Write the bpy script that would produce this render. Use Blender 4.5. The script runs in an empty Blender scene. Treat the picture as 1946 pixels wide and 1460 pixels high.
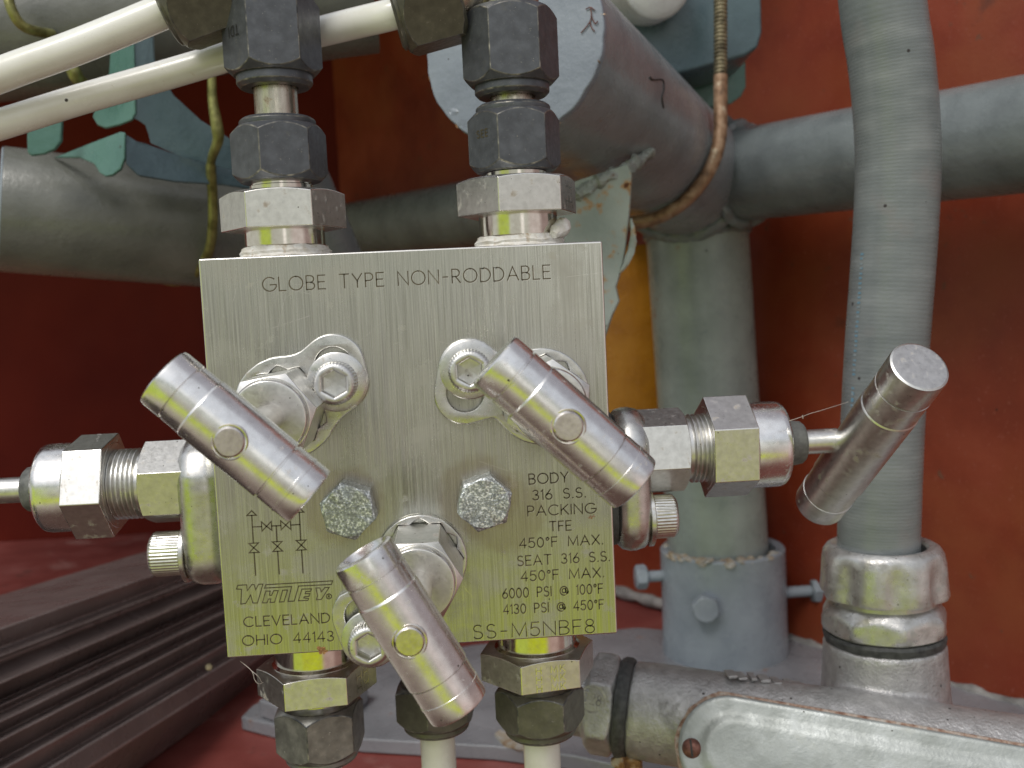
import bpy, bmesh, math, random
from mathutils import Matrix, Vector, noise as mnoise
C = bpy.context.scene
COL = C.collection
R = math.radians
PI = math.pi
random.seed(7)
V = Vector
# ------------------------------------------------------------------ camera
# all geometry is written in millimetres (X right, Y away from the camera, Z up; the
# front face of the valve block is the plane Y = 0) and linked in metres.
S = 0.001
CAM = V((12.436, -239.885, 34.926)); FPX = 1912.0
rx, ry, rz = 8.3277e-2, -4.9732e-2, -5.0959e-2
def _rot(rx, ry, rz):
    return (Matrix.Rotation(rz, 3, 'Z') @ Matrix.Rotation(ry, 3, 'Y') @ Matrix.Rotation(rx, 3, 'X'))
MC = _rot(rx, ry, rz)                      # rows: image right, image down, forward (in X, -Z, Y)
def _w(r): return V((r[0], r[2], -r[1]))
c_right, c_down, c_fwd = _w(MC[0]), _w(MC[1]), _w(MC[2])
cd = bpy.data.cameras.new('camera'); cam = bpy.data.objects.new('camera', cd); COL.objects.link(cam)
cd.sensor_width = 36; cd.lens = 36 * FPX / 1946
m = Matrix.Identity(4)
for i in range(3):
    m[i][0] = c_right[i]; m[i][1] = -c_down[i]; m[i][2] = -c_fwd[i]; m[i][3] = CAM[i] * S
cam.matrix_world = m
cd.clip_start = 0.005; cd.clip_end = 60
cd.dof.use_dof = True; cd.dof.focus_distance = 0.230; cd.dof.aperture_fstop = 25
C.camera = cam
# ------------------------------------------------------------------ world and sun
SUN_EL, SUN_AZ = R(52), R(215)
W = bpy.data.worlds.new('World'); C.world = W; W.use_nodes = True
nt = W.node_tree; nt.nodes.clear()
def wn(t, **k):
    n = nt.nodes.new(t)
    for a, b in k.items(): setattr(n, a, b)
    return n
def wl(a, b): nt.links.new(a, b)
sky = wn('ShaderNodeTexSky', sky_type='NISHITA', sun_disc=False, sun_elevation=SUN_EL, sun_rotation=SUN_AZ)
sky.dust_density = 4.0; sky.air_density = 1.0
bsky = wn('ShaderNodeBackground'); bsky.inputs[1].default_value = 0.15
hsv = wn('ShaderNodeHueSaturation'); hsv.inputs['Saturation'].default_value = 0.55
wl(sky.outputs[0], hsv.inputs['Color']); wl(hsv.outputs[0], bsky.inputs[0])
tc = wn('ShaderNodeTexCoord'); sx = wn('ShaderNodeSeparateXYZ'); wl(tc.outputs['Generated'], sx.inputs[0])
nz = wn('ShaderNodeTexNoise'); nz.inputs['Scale'].default_value = 5.0; nz.inputs['Detail'].default_value = 4
wl(tc.outputs['Generated'], nz.inputs['Vector'])
def wmath(op, a, b=None, c=None):
    n = wn('ShaderNodeMath', operation=op)
    for i, v in enumerate((a, b, c)):
        if v is None: continue
        if isinstance(v, (int, float)): n.inputs[i].default_value = v
        else: wl(v, n.inputs[i])
    return n.outputs[0]
def wramp(fac, stops):
    n = wn('ShaderNodeValToRGB'); e = n.color_ramp.elements
    while len(e) < len(stops): e.new(0.5)
    for el, (p, c) in zip(e, stops): el.position = p; el.color = (*c, 1)
    wl(fac, n.inputs[0]); return n.outputs[0]
zz = wmath('ADD', sx.outputs[2], wmath('MULTIPLY', wmath('SUBTRACT', nz.outputs[0], 0.5), 0.10))
zf = wmath('MULTIPLY_ADD', zz, 0.5, 0.5)
# surroundings: dark ground below, gravel, sunlit lawn, pale yard, hedge; shrubs to the left, brick to the right
az = wmath('ARCTAN2', sx.outputs[0], wmath('MULTIPLY', sx.outputs[1], -1.0))
azn = wmath('ADD', az, wmath('MULTIPLY', wmath('SUBTRACT', nz.outputs[0], 0.5), 0.35))
def wstep(v, a, b):
    n = wn('ShaderNodeMapRange'); n.interpolation_type = 'SMOOTHSTEP'; n.inputs[1].default_value = a; n.inputs[2].default_value = b; wl(v, n.inputs[0]); return n.outputs[0]
def wband(v, a, b, c, d): return wmath('MULTIPLY', wstep(v, a, b), wmath('SUBTRACT', 1.0, wstep(v, c, d)))
def wmix(f, a, b):
    n = wn('ShaderNodeMix', data_type='RGBA'); wl(f, n.inputs['Factor'])
    for k, v in (('A', a), ('B', b)):
        if isinstance(v, tuple): n.inputs[k].default_value = (*v, 1)
        else: wl(v, n.inputs[k])
    return n.outputs['Result']
surr = wramp(zf, [(0.10, (0.10, 0.06, 0.05)), (0.18, (0.32, 0.26, 0.22)), (0.255, (0.50, 0.46, 0.39)), (0.28, (0.54, 0.57, 0.14)),
                  (0.32, (0.60, 0.70, 0.02)), (0.352, (0.50, 0.545, 0.05)), (0.380, (0.40, 0.37, 0.31)),
                  (0.45, (0.44, 0.405, 0.37)), (0.50, (0.53, 0.525, 0.475)), (0.545, (0.62, 0.635, 0.57)), (0.58, (0.48, 0.51, 0.44)), (0.60, (0.28, 0.31, 0.24)), (0.65, (0.70, 0.76, 0.80)), (0.8, (1.0, 1.03, 1.06))])
rcol = wramp(zf, [(0.16, (0.16, 0.06, 0.05)), (0.30, (0.44, 0.29, 0.25)), (0.42, (0.70, 0.56, 0.52)), (0.52, (0.74, 0.66, 0.63)), (0.58, (0.44, 0.41, 0.40)), (0.66, (0.70, 0.73, 0.78)), (0.8, (1.0, 1.03, 1.06))])
c1 = wmix(wstep(azn, 0.30, 0.62), surr, rcol)
c1 = wmix(wmath('MULTIPLY', wband(azn, -1.25, -1.0, -0.62, -0.42), wband(zz, -0.45, -0.32, 0.08, 0.2)), c1, (0.50, 0.62, 0.10))
c1 = wmix(wmath('MULTIPLY', wstep(azn, 0.95, 1.25), 0.6), c1, (0.14, 0.05, 0.04))
c1 = wmix(wmath('MULTIPLY', wband(azn, 0.02, 0.10, 0.20, 0.30), wband(zz, -0.10, 0.0, 0.25, 0.4)), c1, (1.15, 1.13, 1.08))
bsur = wn('ShaderNodeBackground'); wl(c1, bsur.inputs[0]); bsur.inputs[1].default_value = 1.0
skm = wn('ShaderNodeMapRange'); skm.interpolation_type = 'SMOOTHSTEP'
skm.inputs[1].default_value = 0.22; skm.inputs[2].default_value = 0.42; skm.inputs[4].default_value = 0.5; wl(zz, skm.inputs[0])   # thin white cloud over half the sky
mixs = wn('ShaderNodeMixShader'); wl(skm.outputs[0], mixs.inputs[0]); wl(bsur.outputs[0], mixs.inputs[1]); wl(bsky.outputs[0], mixs.inputs[2])
wo = wn('ShaderNodeOutputWorld'); wl(mixs.outputs[0], wo.inputs[0])
sl = bpy.data.lights.new('sun', 'SUN'); sl.energy = 1.2; sl.angle = R(20); sl.color = (1.0, 0.97, 0.93)
sun = bpy.data.objects.new('sun', sl); COL.objects.link(sun)
sd = V((math.sin(SUN_AZ) * math.cos(SUN_EL), math.cos(SUN_AZ) * math.cos(SUN_EL), math.sin(SUN_EL)))
sun.rotation_euler = sd.to_track_quat('Z', 'Y').to_euler()
C.view_settings.view_transform = 'Standard'; C.view_settings.look = 'None'
C.view_settings.exposure = -0.08; C.view_settings.gamma = 1.0; C.view_settings.use_curve_mapping = False
C.cycles.max_bounces = 8; C.cycles.glossy_bounces = 5; C.cycles.diffuse_bounces = 3
try: C.cycles.use_denoising = True
except Exception: pass

# ------------------------------------------------------------------ pixel -> world point at depth Y
def ray(px, py):
    return c_right * ((px - 973) / FPX) + c_down * ((py - 730) / FPX) + c_fwd
def P(px, py, Y=0.0):
    d = ray(px, py); return CAM + d * ((Y - CAM.y) / d.y)
def PZ(px, py, z):
    d = ray(px, py); return CAM + d * ((z - CAM.z) / d.z)

# ------------------------------------------------------------------ materials
def mat(name, cols, scale=0.15, metal=0.0, rough=0.4, rvar=0.12, rscale=None, bump=0.0, bscale=1.0, stretch=(1, 1, 1),
        spots=None, dots=None, aniso=None, coat=0.0, extra=None, detail=5, spec=0.5, bdist=0.3):
    """cols: [(pos, rgb)] over noise of the given scale (1/mm). spots: list of (rgb, scale, lo, hi, rough). dots: (rgb, scale, radius)."""
    M = bpy.data.materials.new(name); M.use_nodes = True
    t = M.node_tree; t.nodes.clear()
    def N(ty, **k):
        n = t.nodes.new(ty)
        for a, b in k.items(): setattr(n, a, b)
        return n
    L = t.links.new
    out = N('ShaderNodeOutputMaterial'); b = N('ShaderNodeBsdfPrincipled'); L(b.outputs[0], out.inputs[0])
    b.inputs['Metallic'].default_value = metal
    b.inputs['Specular IOR Level'].default_value = spec
    if coat: b.inputs['Coat Weight'].default_value = coat; b.inputs['Coat Roughness'].default_value = 0.15
    tcn = N('ShaderNodeTexCoord'); mp = N('ShaderNodeMapping'); mp.inputs['Scale'].default_value = [1000 * s for s in stretch]
    L(tcn.outputs['Object'], mp.inputs[0])
    mp2 = N('ShaderNodeMapping'); mp2.inputs['Scale'].default_value = (1000, 1000, 1000); L(tcn.outputs['Object'], mp2.inputs[0])
    def noise(sc, det=detail, vec=None, rg=0.55):
        n = N('ShaderNodeTexNoise'); n.inputs['Scale'].default_value = sc; n.inputs['Detail'].default_value = det
        n.inputs['Roughness'].default_value = rg
        L((vec or mp2).outputs[0], n.inputs['Vector']); return n.outputs[0]
    def ramp(f, stops):
        n = N('ShaderNodeValToRGB'); e = n.color_ramp.elements
        while len(e) < len(stops): e.new(0.5)
        for el, (p, c) in zip(e, stops): el.position = p; el.color = (*c, 1)
        L(f, n.inputs[0]); return n.outputs[0]
    def mr(f, a, bb, c, d, clamp=True):
        n = N('ShaderNodeMapRange'); n.clamp = clamp
        for i, v in zip((1, 2, 3, 4), (a, bb, c, d)): n.inputs[i].default_value = v
        L(f, n.inputs[0]); return n.outputs[0]
    def mixrgb(f, a, c):
        n = N('ShaderNodeMix', data_type='RGBA'); L(f, n.inputs['Factor']); L(a, n.inputs['A'])
        if isinstance(c, tuple): n.inputs['B'].default_value = (*c, 1)
        else: L(c, n.inputs['B'])
        return n.outputs['Result']
    def mixf(f, a, c):
        n = N('ShaderNodeMix', data_type='FLOAT'); L(f, n.inputs['Factor']); L(a, n.inputs['A']); n.inputs['B'].default_value = c
        return n.outputs['Result']
    base = noise(scale, vec=mp)
    col = ramp(base, cols)
    rn = noise(rscale or scale * 2.3, vec=mp)
    rgh = mr(rn, 0.3, 0.7, max(0.03, rough - rvar), rough + rvar)
    met = None
    for sp in (spots or []):
        rgb, sc, lo, hi, rr = sp[:5]
        f = mr(noise(sc, 6, rg=0.6), lo, hi, 0, 1)
        col = mixrgb(f, col, rgb); rgh = mixf(f, rgh, rr)
        if metal > 0.5:
            if met is None:
                v = N('ShaderNodeValue'); v.outputs[0].default_value = metal; met = v.outputs[0]
            met = mixf(f, met, 0.0)
    if dots:
        rgb, sc, rad = dots
        v = N('ShaderNodeTexVoronoi'); v.inputs['Scale'].default_value = sc; L(mp2.outputs[0], v.inputs['Vector'])
        sepn = N('ShaderNodeSeparateColor'); L(v.outputs['Color'], sepn.inputs[0])
        rr = mr(sepn.outputs[0], 0.45, 1.0, 0.0, rad)
        s = N('ShaderNodeMath', operation='LESS_THAN'); L(v.outputs['Distance'], s.inputs[0]); L(rr, s.inputs[1])
        col = mixrgb(s.outputs[0], col, rgb); rgh = mixf(s.outputs[0], rgh, 0.8)
        if metal > 0.5:
            if met is None:
                vv = N('ShaderNodeValue'); vv.outputs[0].default_value = metal; met = vv.outputs[0]
            met = mixf(s.outputs[0], met, 0.0)
    L(col, b.inputs['Base Color']); L(rgh, b.inputs['Roughness'])
    if met is not None: L(met, b.inputs['Metallic'])
    if bump:
        bn = N('ShaderNodeBump'); bn.inputs['Strength'].default_value = bump; bn.inputs['Distance'].default_value = bdist * S
        L(noise(bscale, 4, vec=mp), bn.inputs['Height']); L(bn.outputs[0], b.inputs['Normal'])
    if aniso:
        b.inputs['Anisotropic'].default_value = aniso[0]
        tg = N('ShaderNodeTangent', direction_type='RADIAL', axis=aniso[1]); L(tg.outputs[0], b.inputs['Tangent'])
    if extra: extra(t, N, L, b)
    return M
g = lambda v, a=1.0, c=1.0: (v, v * a, v * c)
STEEL = (0.66, 0.63, 0.585)
M = {}
# vertical brush lines: fine noise stretched along Z
def bolt_stain(t, N, L, b):
    # brown water stains round the two bolts
    tcn = N('ShaderNodeTexCoord'); src = b.inputs['Base Color'].links[0].from_socket
    n = N('ShaderNodeTexNoise'); n.inputs['Scale'].default_value = 260; n.inputs['Detail'].default_value = 4; L(tcn.outputs['Object'], n.inputs['Vector'])
    for p in (P(652, 962), P(905, 943), P(958, 978)):
        d = N('ShaderNodeVectorMath', operation='DISTANCE'); L(tcn.outputs['Object'], d.inputs[0]); d.inputs[1].default_value = ((p.x) * S, (p.y - 19) * S, p.z * S)
        a = N('ShaderNodeMath', operation='MULTIPLY_ADD'); L(n.outputs[0], a.inputs[0]); a.inputs[1].default_value = -0.006; L(d.outputs['Value'], a.inputs[2])
        m_ = N('ShaderNodeMapRange'); m_.inputs[1].default_value = 0.0052; m_.inputs[2].default_value = 0.0078; m_.inputs[3].default_value = 0.30; m_.inputs[4].default_value = 0.0; L(a.outputs[0], m_.inputs[0])
        x = N('ShaderNodeMix', data_type='RGBA'); L(m_.outputs[0], x.inputs['Factor']); L(src, x.inputs['A']); x.inputs['B'].default_value = (0.27, 0.19, 0.09, 1); src = x.outputs['Result']
    L(src, b.inputs['Base Color'])
M['brushed'] = mat('brushed_steel', [(0.30, (0.37, 0.37, 0.325)), (0.48, (0.50, 0.50, 0.45)), (0.7, (0.62, 0.62, 0.565))], 3.0, 1.0, 0.25, 0.06,
                   stretch=(1, 1, 0.015), rscale=1.4, bump=0.30, bscale=3.2, bdist=0.05, detail=6,
                   spots=[((0.30, 0.29, 0.25), 0.045, 0.50, 0.78, 0.38), ((0.36, 0.345, 0.29), 0.16, 0.60, 0.78, 0.42)], dots=((0.06, 0.05, 0.03), 0.16, 0.045), extra=bolt_stain)
M['turned'] = mat('turned_steel', [(0.3, (0.74, 0.725, 0.71)), (0.6, (0.87, 0.86, 0.845))], 0.5, 1.0, 0.24, 0.06, bump=0.10, bscale=1.6, bdist=0.05,
                  spots=[((0.52, 0.48, 0.45), 0.35, 0.63, 0.76, 0.4)], dots=((0.06, 0.05, 0.04), 0.33, 0.10))
M['pin'] = mat('pin_steel', [(0.3, (0.58, 0.54, 0.5)), (0.6, (0.74, 0.70, 0.66))], 0.9, 1.0, 0.22, 0.05, bump=0.12, bscale=3, bdist=0.05)
M['satin'] = mat('satin_steel', [(0.3, (0.60, 0.595, 0.57)), (0.65, (0.75, 0.745, 0.72))], 0.6, 1.0, 0.34, 0.07, bump=0.12, bscale=6, bdist=0.04,
                 spots=[((0.34, 0.30, 0.25), 0.3, 0.60, 0.74, 0.5)], dots=((0.05, 0.045, 0.03), 0.5, 0.10))
M['satin_edge'] = mat('polished_edge_steel', [(0.3, (0.7, 0.68, 0.63)), (0.7, (0.8, 0.78, 0.74))], 0.6, 1.0, 0.2, 0.05)
M['bright'] = mat('bright_steel', [(0.3, (0.66, 0.61, 0.55)), (0.7, (0.8, 0.76, 0.7))], 0.5, 1.0, 0.13, 0.05)
M['plate'] = mat('pressed_steel', [(0.3, (0.52, 0.515, 0.49)), (0.65, (0.67, 0.665, 0.64))], 0.35, 1.0, 0.30, 0.08, bump=0.15, bscale=1.2, bdist=0.08,
                 spots=[((0.33, 0.28, 0.22), 0.22, 0.62, 0.76, 0.5)], dots=((0.05, 0.04, 0.03), 0.4, 0.07))
M['zinc'] = mat('corroded_zinc', [(0.32, (0.22, 0.235, 0.24)), (0.50, (0.40, 0.43, 0.44)), (0.56, (0.58, 0.62, 0.63)), (0.62, (0.95, 0.98, 1.0))], 1.9, 0.7, 0.34, 0.15, bump=0.6, bscale=2.2, bdist=0.25,
                spots=[((0.30, 0.31, 0.24), 0.12, 0.55, 0.68, 0.55)], detail=8)
def blk(name, tint):
    return mat(name, [(0.28, tuple(0.068 * c for c in tint)), (0.5, tuple(0.088 * c for c in tint)), (0.72, tuple(0.118 * c for c in tint))], 0.35, 0.35, 0.38, 0.10, bump=0.25, bscale=1.8,
               bdist=0.10, spots=[((0.24, 0.23, 0.20), 1.3, 0.64, 0.76, 0.5), ((0.12, 0.12, 0.105), 0.22, 0.62, 0.80, 0.45)], dots=((0.5, 0.47, 0.40), 1.0, 0.07), spec=0.55)
M['black'] = blk('black_oxide_steel', (0.95, 1.02, 1.16))
M['black_olive'] = blk('weathered_black_steel', (1.35, 1.30, 1.0))
M['grey_oxide'] = mat('worn_grey_steel', [(0.3, (0.15, 0.15, 0.14)), (0.55, (0.24, 0.24, 0.225)), (0.75, (0.34, 0.335, 0.31))], 0.3, 0.7, 0.40, 0.08, bump=0.2, bscale=1.5, bdist=0.08,
                      spots=[((0.5, 0.48, 0.42), 0.9, 0.64, 0.76, 0.4)])
M['wear'] = mat('worn_edge_steel', [(0.36, (0.07, 0.073, 0.08)), (0.56, (0.17, 0.165, 0.15)), (0.72, (0.36, 0.34, 0.29))], 0.45, 0.6, 0.4, 0.1)
M['tube_steel'] = mat('dull_tube_steel', [(0.3, (0.44, 0.40, 0.33)), (0.6, (0.62, 0.58, 0.49))], 0.6, 1.0, 0.30, 0.1, stretch=(1, 1, 0.25), bump=0.2, bscale=2.0, bdist=0.08,
                      spots=[((0.22, 0.15, 0.08), 0.4, 0.60, 0.72, 0.6)])
M['white'] = mat('white_tube_paint', [(0.3, (0.72, 0.71, 0.64)), (0.6, (0.84, 0.84, 0.80))], 0.06, 0.0, 0.24, 0.06, bump=0.06, bscale=0.6, coat=0.3,
                 spots=[((0.36, 0.26, 0.10), 0.07, 0.66, 0.78, 0.5), ((0.50, 0.46, 0.36), 0.6, 0.66, 0.8, 0.5)], dots=((0.05, 0.04, 0.03), 0.16, 0.08))
M['tape'] = mat('sealing_tape', [(0.35, (0.62, 0.58, 0.50)), (0.6, (0.80, 0.79, 0.76))], 0.4, 0.0, 0.5, 0.1, bump=0.7, bscale=0.9, bdist=0.5,
                spots=[((0.40, 0.27, 0.13), 0.35, 0.60, 0.74, 0.7)], dots=((0.06, 0.045, 0.03), 0.8, 0.10))
M['rubber'] = mat('black_rubber', [(0.3, (0.028, 0.029, 0.030)), (0.7, (0.085, 0.088, 0.085))], 0.5, 0.0, 0.55, 0.1, bump=0.3, bscale=1.5)
M['plastic'] = mat('grey_packing', [(0.3, (0.07, 0.072, 0.07)), (0.7, (0.16, 0.165, 0.155))], 0.5, 0.0, 0.45, 0.1, bump=0.3, bscale=2.0, dots=((0.4, 0.4, 0.38), 1.5, 0.08))
M['gasket'] = mat('rusty_gasket', [(0.35, (0.20, 0.10, 0.065)), (0.50, (0.36, 0.25, 0.19)), (0.66, (0.46, 0.41, 0.36))], 0.5, 0.0, 0.8, 0.05, bump=0.8, bscale=1.6, bdist=0.5)
M['cast'] = mat('cast_aluminium', [(0.3, (0.36, 0.355, 0.35)), (0.55, (0.47, 0.465, 0.46)), (0.75, (0.58, 0.575, 0.57))], 0.25, 0.55, 0.36, 0.08, bump=0.75, bscale=1.0, bdist=0.5,
                spots=[((0.17, 0.165, 0.16), 0.10, 0.60, 0.76, 0.7)], dots=((0.05, 0.045, 0.04), 0.35, 0.16))
M['gland'] = mat('die_cast_zinc', [(0.3, (0.42, 0.415, 0.40)), (0.6, (0.58, 0.575, 0.565)), (0.75, (0.68, 0.68, 0.68))], 0.2, 0.7, 0.33, 0.10, bump=0.4, bscale=0.8, bdist=0.3,
                 spots=[((0.28, 0.27, 0.26), 0.15, 0.58, 0.74, 0.6), ((0.50, 0.47, 0.26), 0.06, 0.58, 0.75, 0.35)], dots=((0.09, 0.08, 0.07), 0.35, 0.10))
M['cover'] = mat('cast_cover_metal', [(0.3, (0.26, 0.28, 0.27)), (0.55, (0.37, 0.395, 0.39)), (0.75, (0.48, 0.51, 0.52))], 0.10, 0.45, 0.40, 0.08, bump=0.3, bscale=0.9, bdist=0.3,
                 spots=[((0.32, 0.33, 0.29), 0.05, 0.58, 0.75, 0.6)], dots=((0.06, 0.05, 0.04), 0.18, 0.07))
def paint(name, a, b, c, rust=True, sc=0.05, rough=0.29, th=0.67, dots=True, bump=0.28):
    sp = [((0.23, 0.10, 0.035), 0.06, th, th + 0.07, 0.8)] if rust else []
    return mat(name, [(0.3, a), (0.52, b), (0.75, c)], sc, 0.0, rough, 0.07, bump=bump, bscale=0.35, bdist=0.8, spots=sp,
               dots=((0.04, 0.035, 0.03), 0.09, 0.06) if dots else None)
M['grey'] = paint('grey_pipe_paint', (0.125, 0.145, 0.15), (0.165, 0.19, 0.195), (0.21, 0.24, 0.245), th=0.76)
M['grey_post'] = paint('post_grey_paint', (0.21, 0.25, 0.245), (0.27, 0.315, 0.305), (0.33, 0.38, 0.365), th=0.66)
M['cap_blue'] = paint('pale_blue_grey_paint', (0.17, 0.20, 0.235), (0.215, 0.25, 0.29), (0.26, 0.30, 0.34), th=0.70)
M['grey_stub'] = paint('stub_grey_paint', (0.19, 0.205, 0.22), (0.24, 0.26, 0.275), (0.29, 0.31, 0.325), th=0.70)
M['grey_blue'] = paint('blue_grey_paint', (0.23, 0.27, 0.31), (0.29, 0.335, 0.375), (0.34, 0.39, 0.43), th=0.72)
M['grey_brown'] = paint('dusty_grey_paint', (0.115, 0.12, 0.11), (0.15, 0.155, 0.14), (0.19, 0.195, 0.18), th=0.74)
M['grey_pale'] = paint('pale_grey_paint', (0.42, 0.43, 0.43), (0.48, 0.49, 0.49), (0.54, 0.55, 0.55), rust=False)
M['gusset'] = mat('rust_speckled_paint', [(0.3, (0.29, 0.35, 0.305)), (0.6, (0.41, 0.47, 0.415))], 0.05, 0.0, 0.42, 0.08, bump=0.4, bscale=0.6, bdist=0.4,
                  spots=[((0.46, 0.26, 0.09), 0.17, 0.55, 0.66, 0.7), ((0.13, 0.05, 0.02), 0.17, 0.64, 0.69, 0.85)], dots=((0.1, 0.06, 0.03), 0.35, 0.14))
M['crust'] = mat('pale_rust_crust', [(0.32, (0.26, 0.15, 0.07)), (0.45, (0.40, 0.34, 0.25)), (0.62, (0.44, 0.43, 0.40))], 0.25, 0.0, 0.8, 0.05, bump=0.9, bscale=0.7, bdist=1.0)
M['weld'] = mat('weld_paint', [(0.35, (0.20, 0.22, 0.20)), (0.6, (0.36, 0.40, 0.36))], 0.2, 0.0, 0.45, 0.1, bump=0.9, bscale=0.8, bdist=1.0,
                spots=[((0.16, 0.08, 0.04), 0.2, 0.62, 0.72, 0.8)])
M['teal'] = paint('teal_bracket_paint', (0.055, 0.135, 0.115), (0.08, 0.18, 0.155), (0.11, 0.225, 0.195), th=0.66, sc=0.04)
M['teal_lit_web'] = paint('teal_paint_lit_web', (0.13, 0.205, 0.225), (0.17, 0.26, 0.285), (0.21, 0.31, 0.34), th=0.75, sc=0.04)  # same bracket's side face, its lit bluish tone put into the colour
M['teal_shaded'] = paint('teal_paint_shaded', (0.055, 0.09, 0.105), (0.075, 0.12, 0.14), (0.10, 0.155, 0.175), th=0.75, sc=0.04)  # teal darkened: shade on lower web and clamp is in the colour
M['copper'] = mat('rusty_copper_plating', [(0.32, (0.10, 0.06, 0.035)), (0.46, (0.27, 0.16, 0.09)), (0.68, (0.42, 0.29, 0.19))], 0.25, 0.35, 0.5, 0.1, bump=0.6, bscale=0.8, bdist=0.4,
                  spots=[((0.56, 0.50, 0.36), 0.12, 0.58, 0.70, 0.4)])
M['chromate'] = mat('yellow_chromate', [(0.35, (0.14, 0.135, 0.04)), (0.6, (0.34, 0.34, 0.12))], 0.2, 0.5, 0.4, 0.1, bump=0.2, bscale=0.8,
                    spots=[((0.16, 0.09, 0.04), 0.15, 0.60, 0.72, 0.7)])
M['thread'] = mat('dull_brass_thread', [(0.35, (0.10, 0.085, 0.05)), (0.6, (0.30, 0.26, 0.16))], 0.3, 0.5, 0.4, 0.1, bump=0.4, bscale=0.8)
M['red_shaded'] = mat('shaded_red_paint', [(0.3, (0.095, 0.007, 0.0035)), (0.7, (0.14, 0.014, 0.006))], 0.01, 0.0, 0.6, 0.05, bump=0.1, bscale=0.3, spec=0.15)  # wall red darkened; shade of the deep recess is in the colour
M['red'] = mat('red_panel_paint', [(0.3, (0.16, 0.020, 0.007)), (0.52, (0.225, 0.034, 0.012)), (0.75, (0.30, 0.060, 0.028))], 0.02, 0.0, 0.48, 0.08, bump=0.22, bscale=0.6, bdist=0.5,
               spots=[((0.34, 0.12, 0.09), 0.5, 0.60, 0.80, 0.6), ((0.25, 0.055, 0.018), 0.012, 0.48, 0.66, 0.5), ((0.15, 0.055, 0.03), 0.11, 0.665, 0.70, 0.7), ((0.10, 0.03, 0.02), 0.03, 0.66, 0.76, 0.6)], dots=((0.05, 0.02, 0.015), 0.05, 0.05))
M['red_floor'] = mat('red_floor_paint', [(0.3, (0.18, 0.040, 0.033)), (0.52, (0.24, 0.060, 0.050)), (0.75, (0.31, 0.105, 0.092))], 0.03, 0.0, 0.5, 0.08, bump=0.25, bscale=0.5, bdist=0.6,
                     spots=[((0.42, 0.24, 0.21), 0.025, 0.56, 0.74, 0.7), ((0.12, 0.05, 0.04), 0.04, 0.64, 0.74, 0.7)])
M['yellow'] = paint('ochre_panel_paint', (0.30, 0.115, 0.010), (0.40, 0.165, 0.012), (0.47, 0.21, 0.022), rust=True, th=0.68)
M['rail'] = mat('brown_anodised', [(0.3, (0.15, 0.118, 0.112)), (0.7, (0.22, 0.18, 0.172))], 0.03, 0.25, 0.30, 0.08, stretch=(1, 1, 1), bump=0.1, bscale=0.5)
M['rail_highlight'] = mat('brown_ridge_highlight', [(0.3, (0.26, 0.22, 0.215)), (0.7, (0.42, 0.38, 0.37))], 0.05, 0.4, 0.28, 0.06)  # paler brown along the ridges, a highlight put into the colour
M['conduit'] = mat('grey_vinyl', [(0.3, (0.145, 0.165, 0.17)), (0.55, (0.185, 0.205, 0.21)), (0.75, (0.23, 0.25, 0.255))], 0.05, 0.0, 0.30, 0.06, stretch=(1, 1, 4), bump=0.22, bscale=0.5,
                  spots=[((0.20, 0.19, 0.19), 0.05, 0.58, 0.76, 0.5)], dots=((0.035, 0.03, 0.03), 0.14, 0.09))
M['blue_ink'] = mat('faded_blue_print', [(0.42, (0.25, 0.29, 0.31)), (0.5, (0.13, 0.26, 0.36))], 0.9, 0.0, 0.5, 0.05)
M['engrave'] = mat('engraved_fill', [(0.3, (0.050, 0.038, 0.016)), (0.55, (0.075, 0.06, 0.03)), (0.74, (0.15, 0.125, 0.075))], 0.45, 0.0, 0.6, 0.1)
M['dark'] = mat('dark_recess', [(0.3, (0.012, 0.012, 0.012)), (0.7, (0.03, 0.03, 0.028))], 0.5, 0.0, 0.6, 0.1)
M['base_paint'] = paint('grey_base_paint', (0.19, 0.20, 0.215), (0.25, 0.26, 0.28), (0.32, 0.33, 0.35), th=0.64, sc=0.03)
M['caulk'] = mat('dirty_sealant', [(0.35, (0.14, 0.135, 0.13)), (0.6, (0.34, 0.335, 0.32))], 0.08, 0.0, 0.7, 0.1, bump=0.6, bscale=0.5, bdist=0.8)
M['rust'] = mat('rust_scale', [(0.32, (0.12, 0.05, 0.02)), (0.5, (0.40, 0.21, 0.08)), (0.66, (0.52, 0.45, 0.36))], 0.3, 0.0, 0.85, 0.05, bump=1.0, bscale=0.9, bdist=1.2)
M['screw_brown'] = mat('rusty_brass', [(0.3, (0.09, 0.035, 0.025)), (0.7, (0.22, 0.10, 0.075))], 0.6, 0.5, 0.45, 0.1, bump=0.3, bscale=1.2)
M['web'] = mat('spider_silk', [(0.3, (0.5, 0.45, 0.38)), (0.7, (0.6, 0.55, 0.5))], 0.5, 0.0, 0.4, 0.05)

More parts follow.
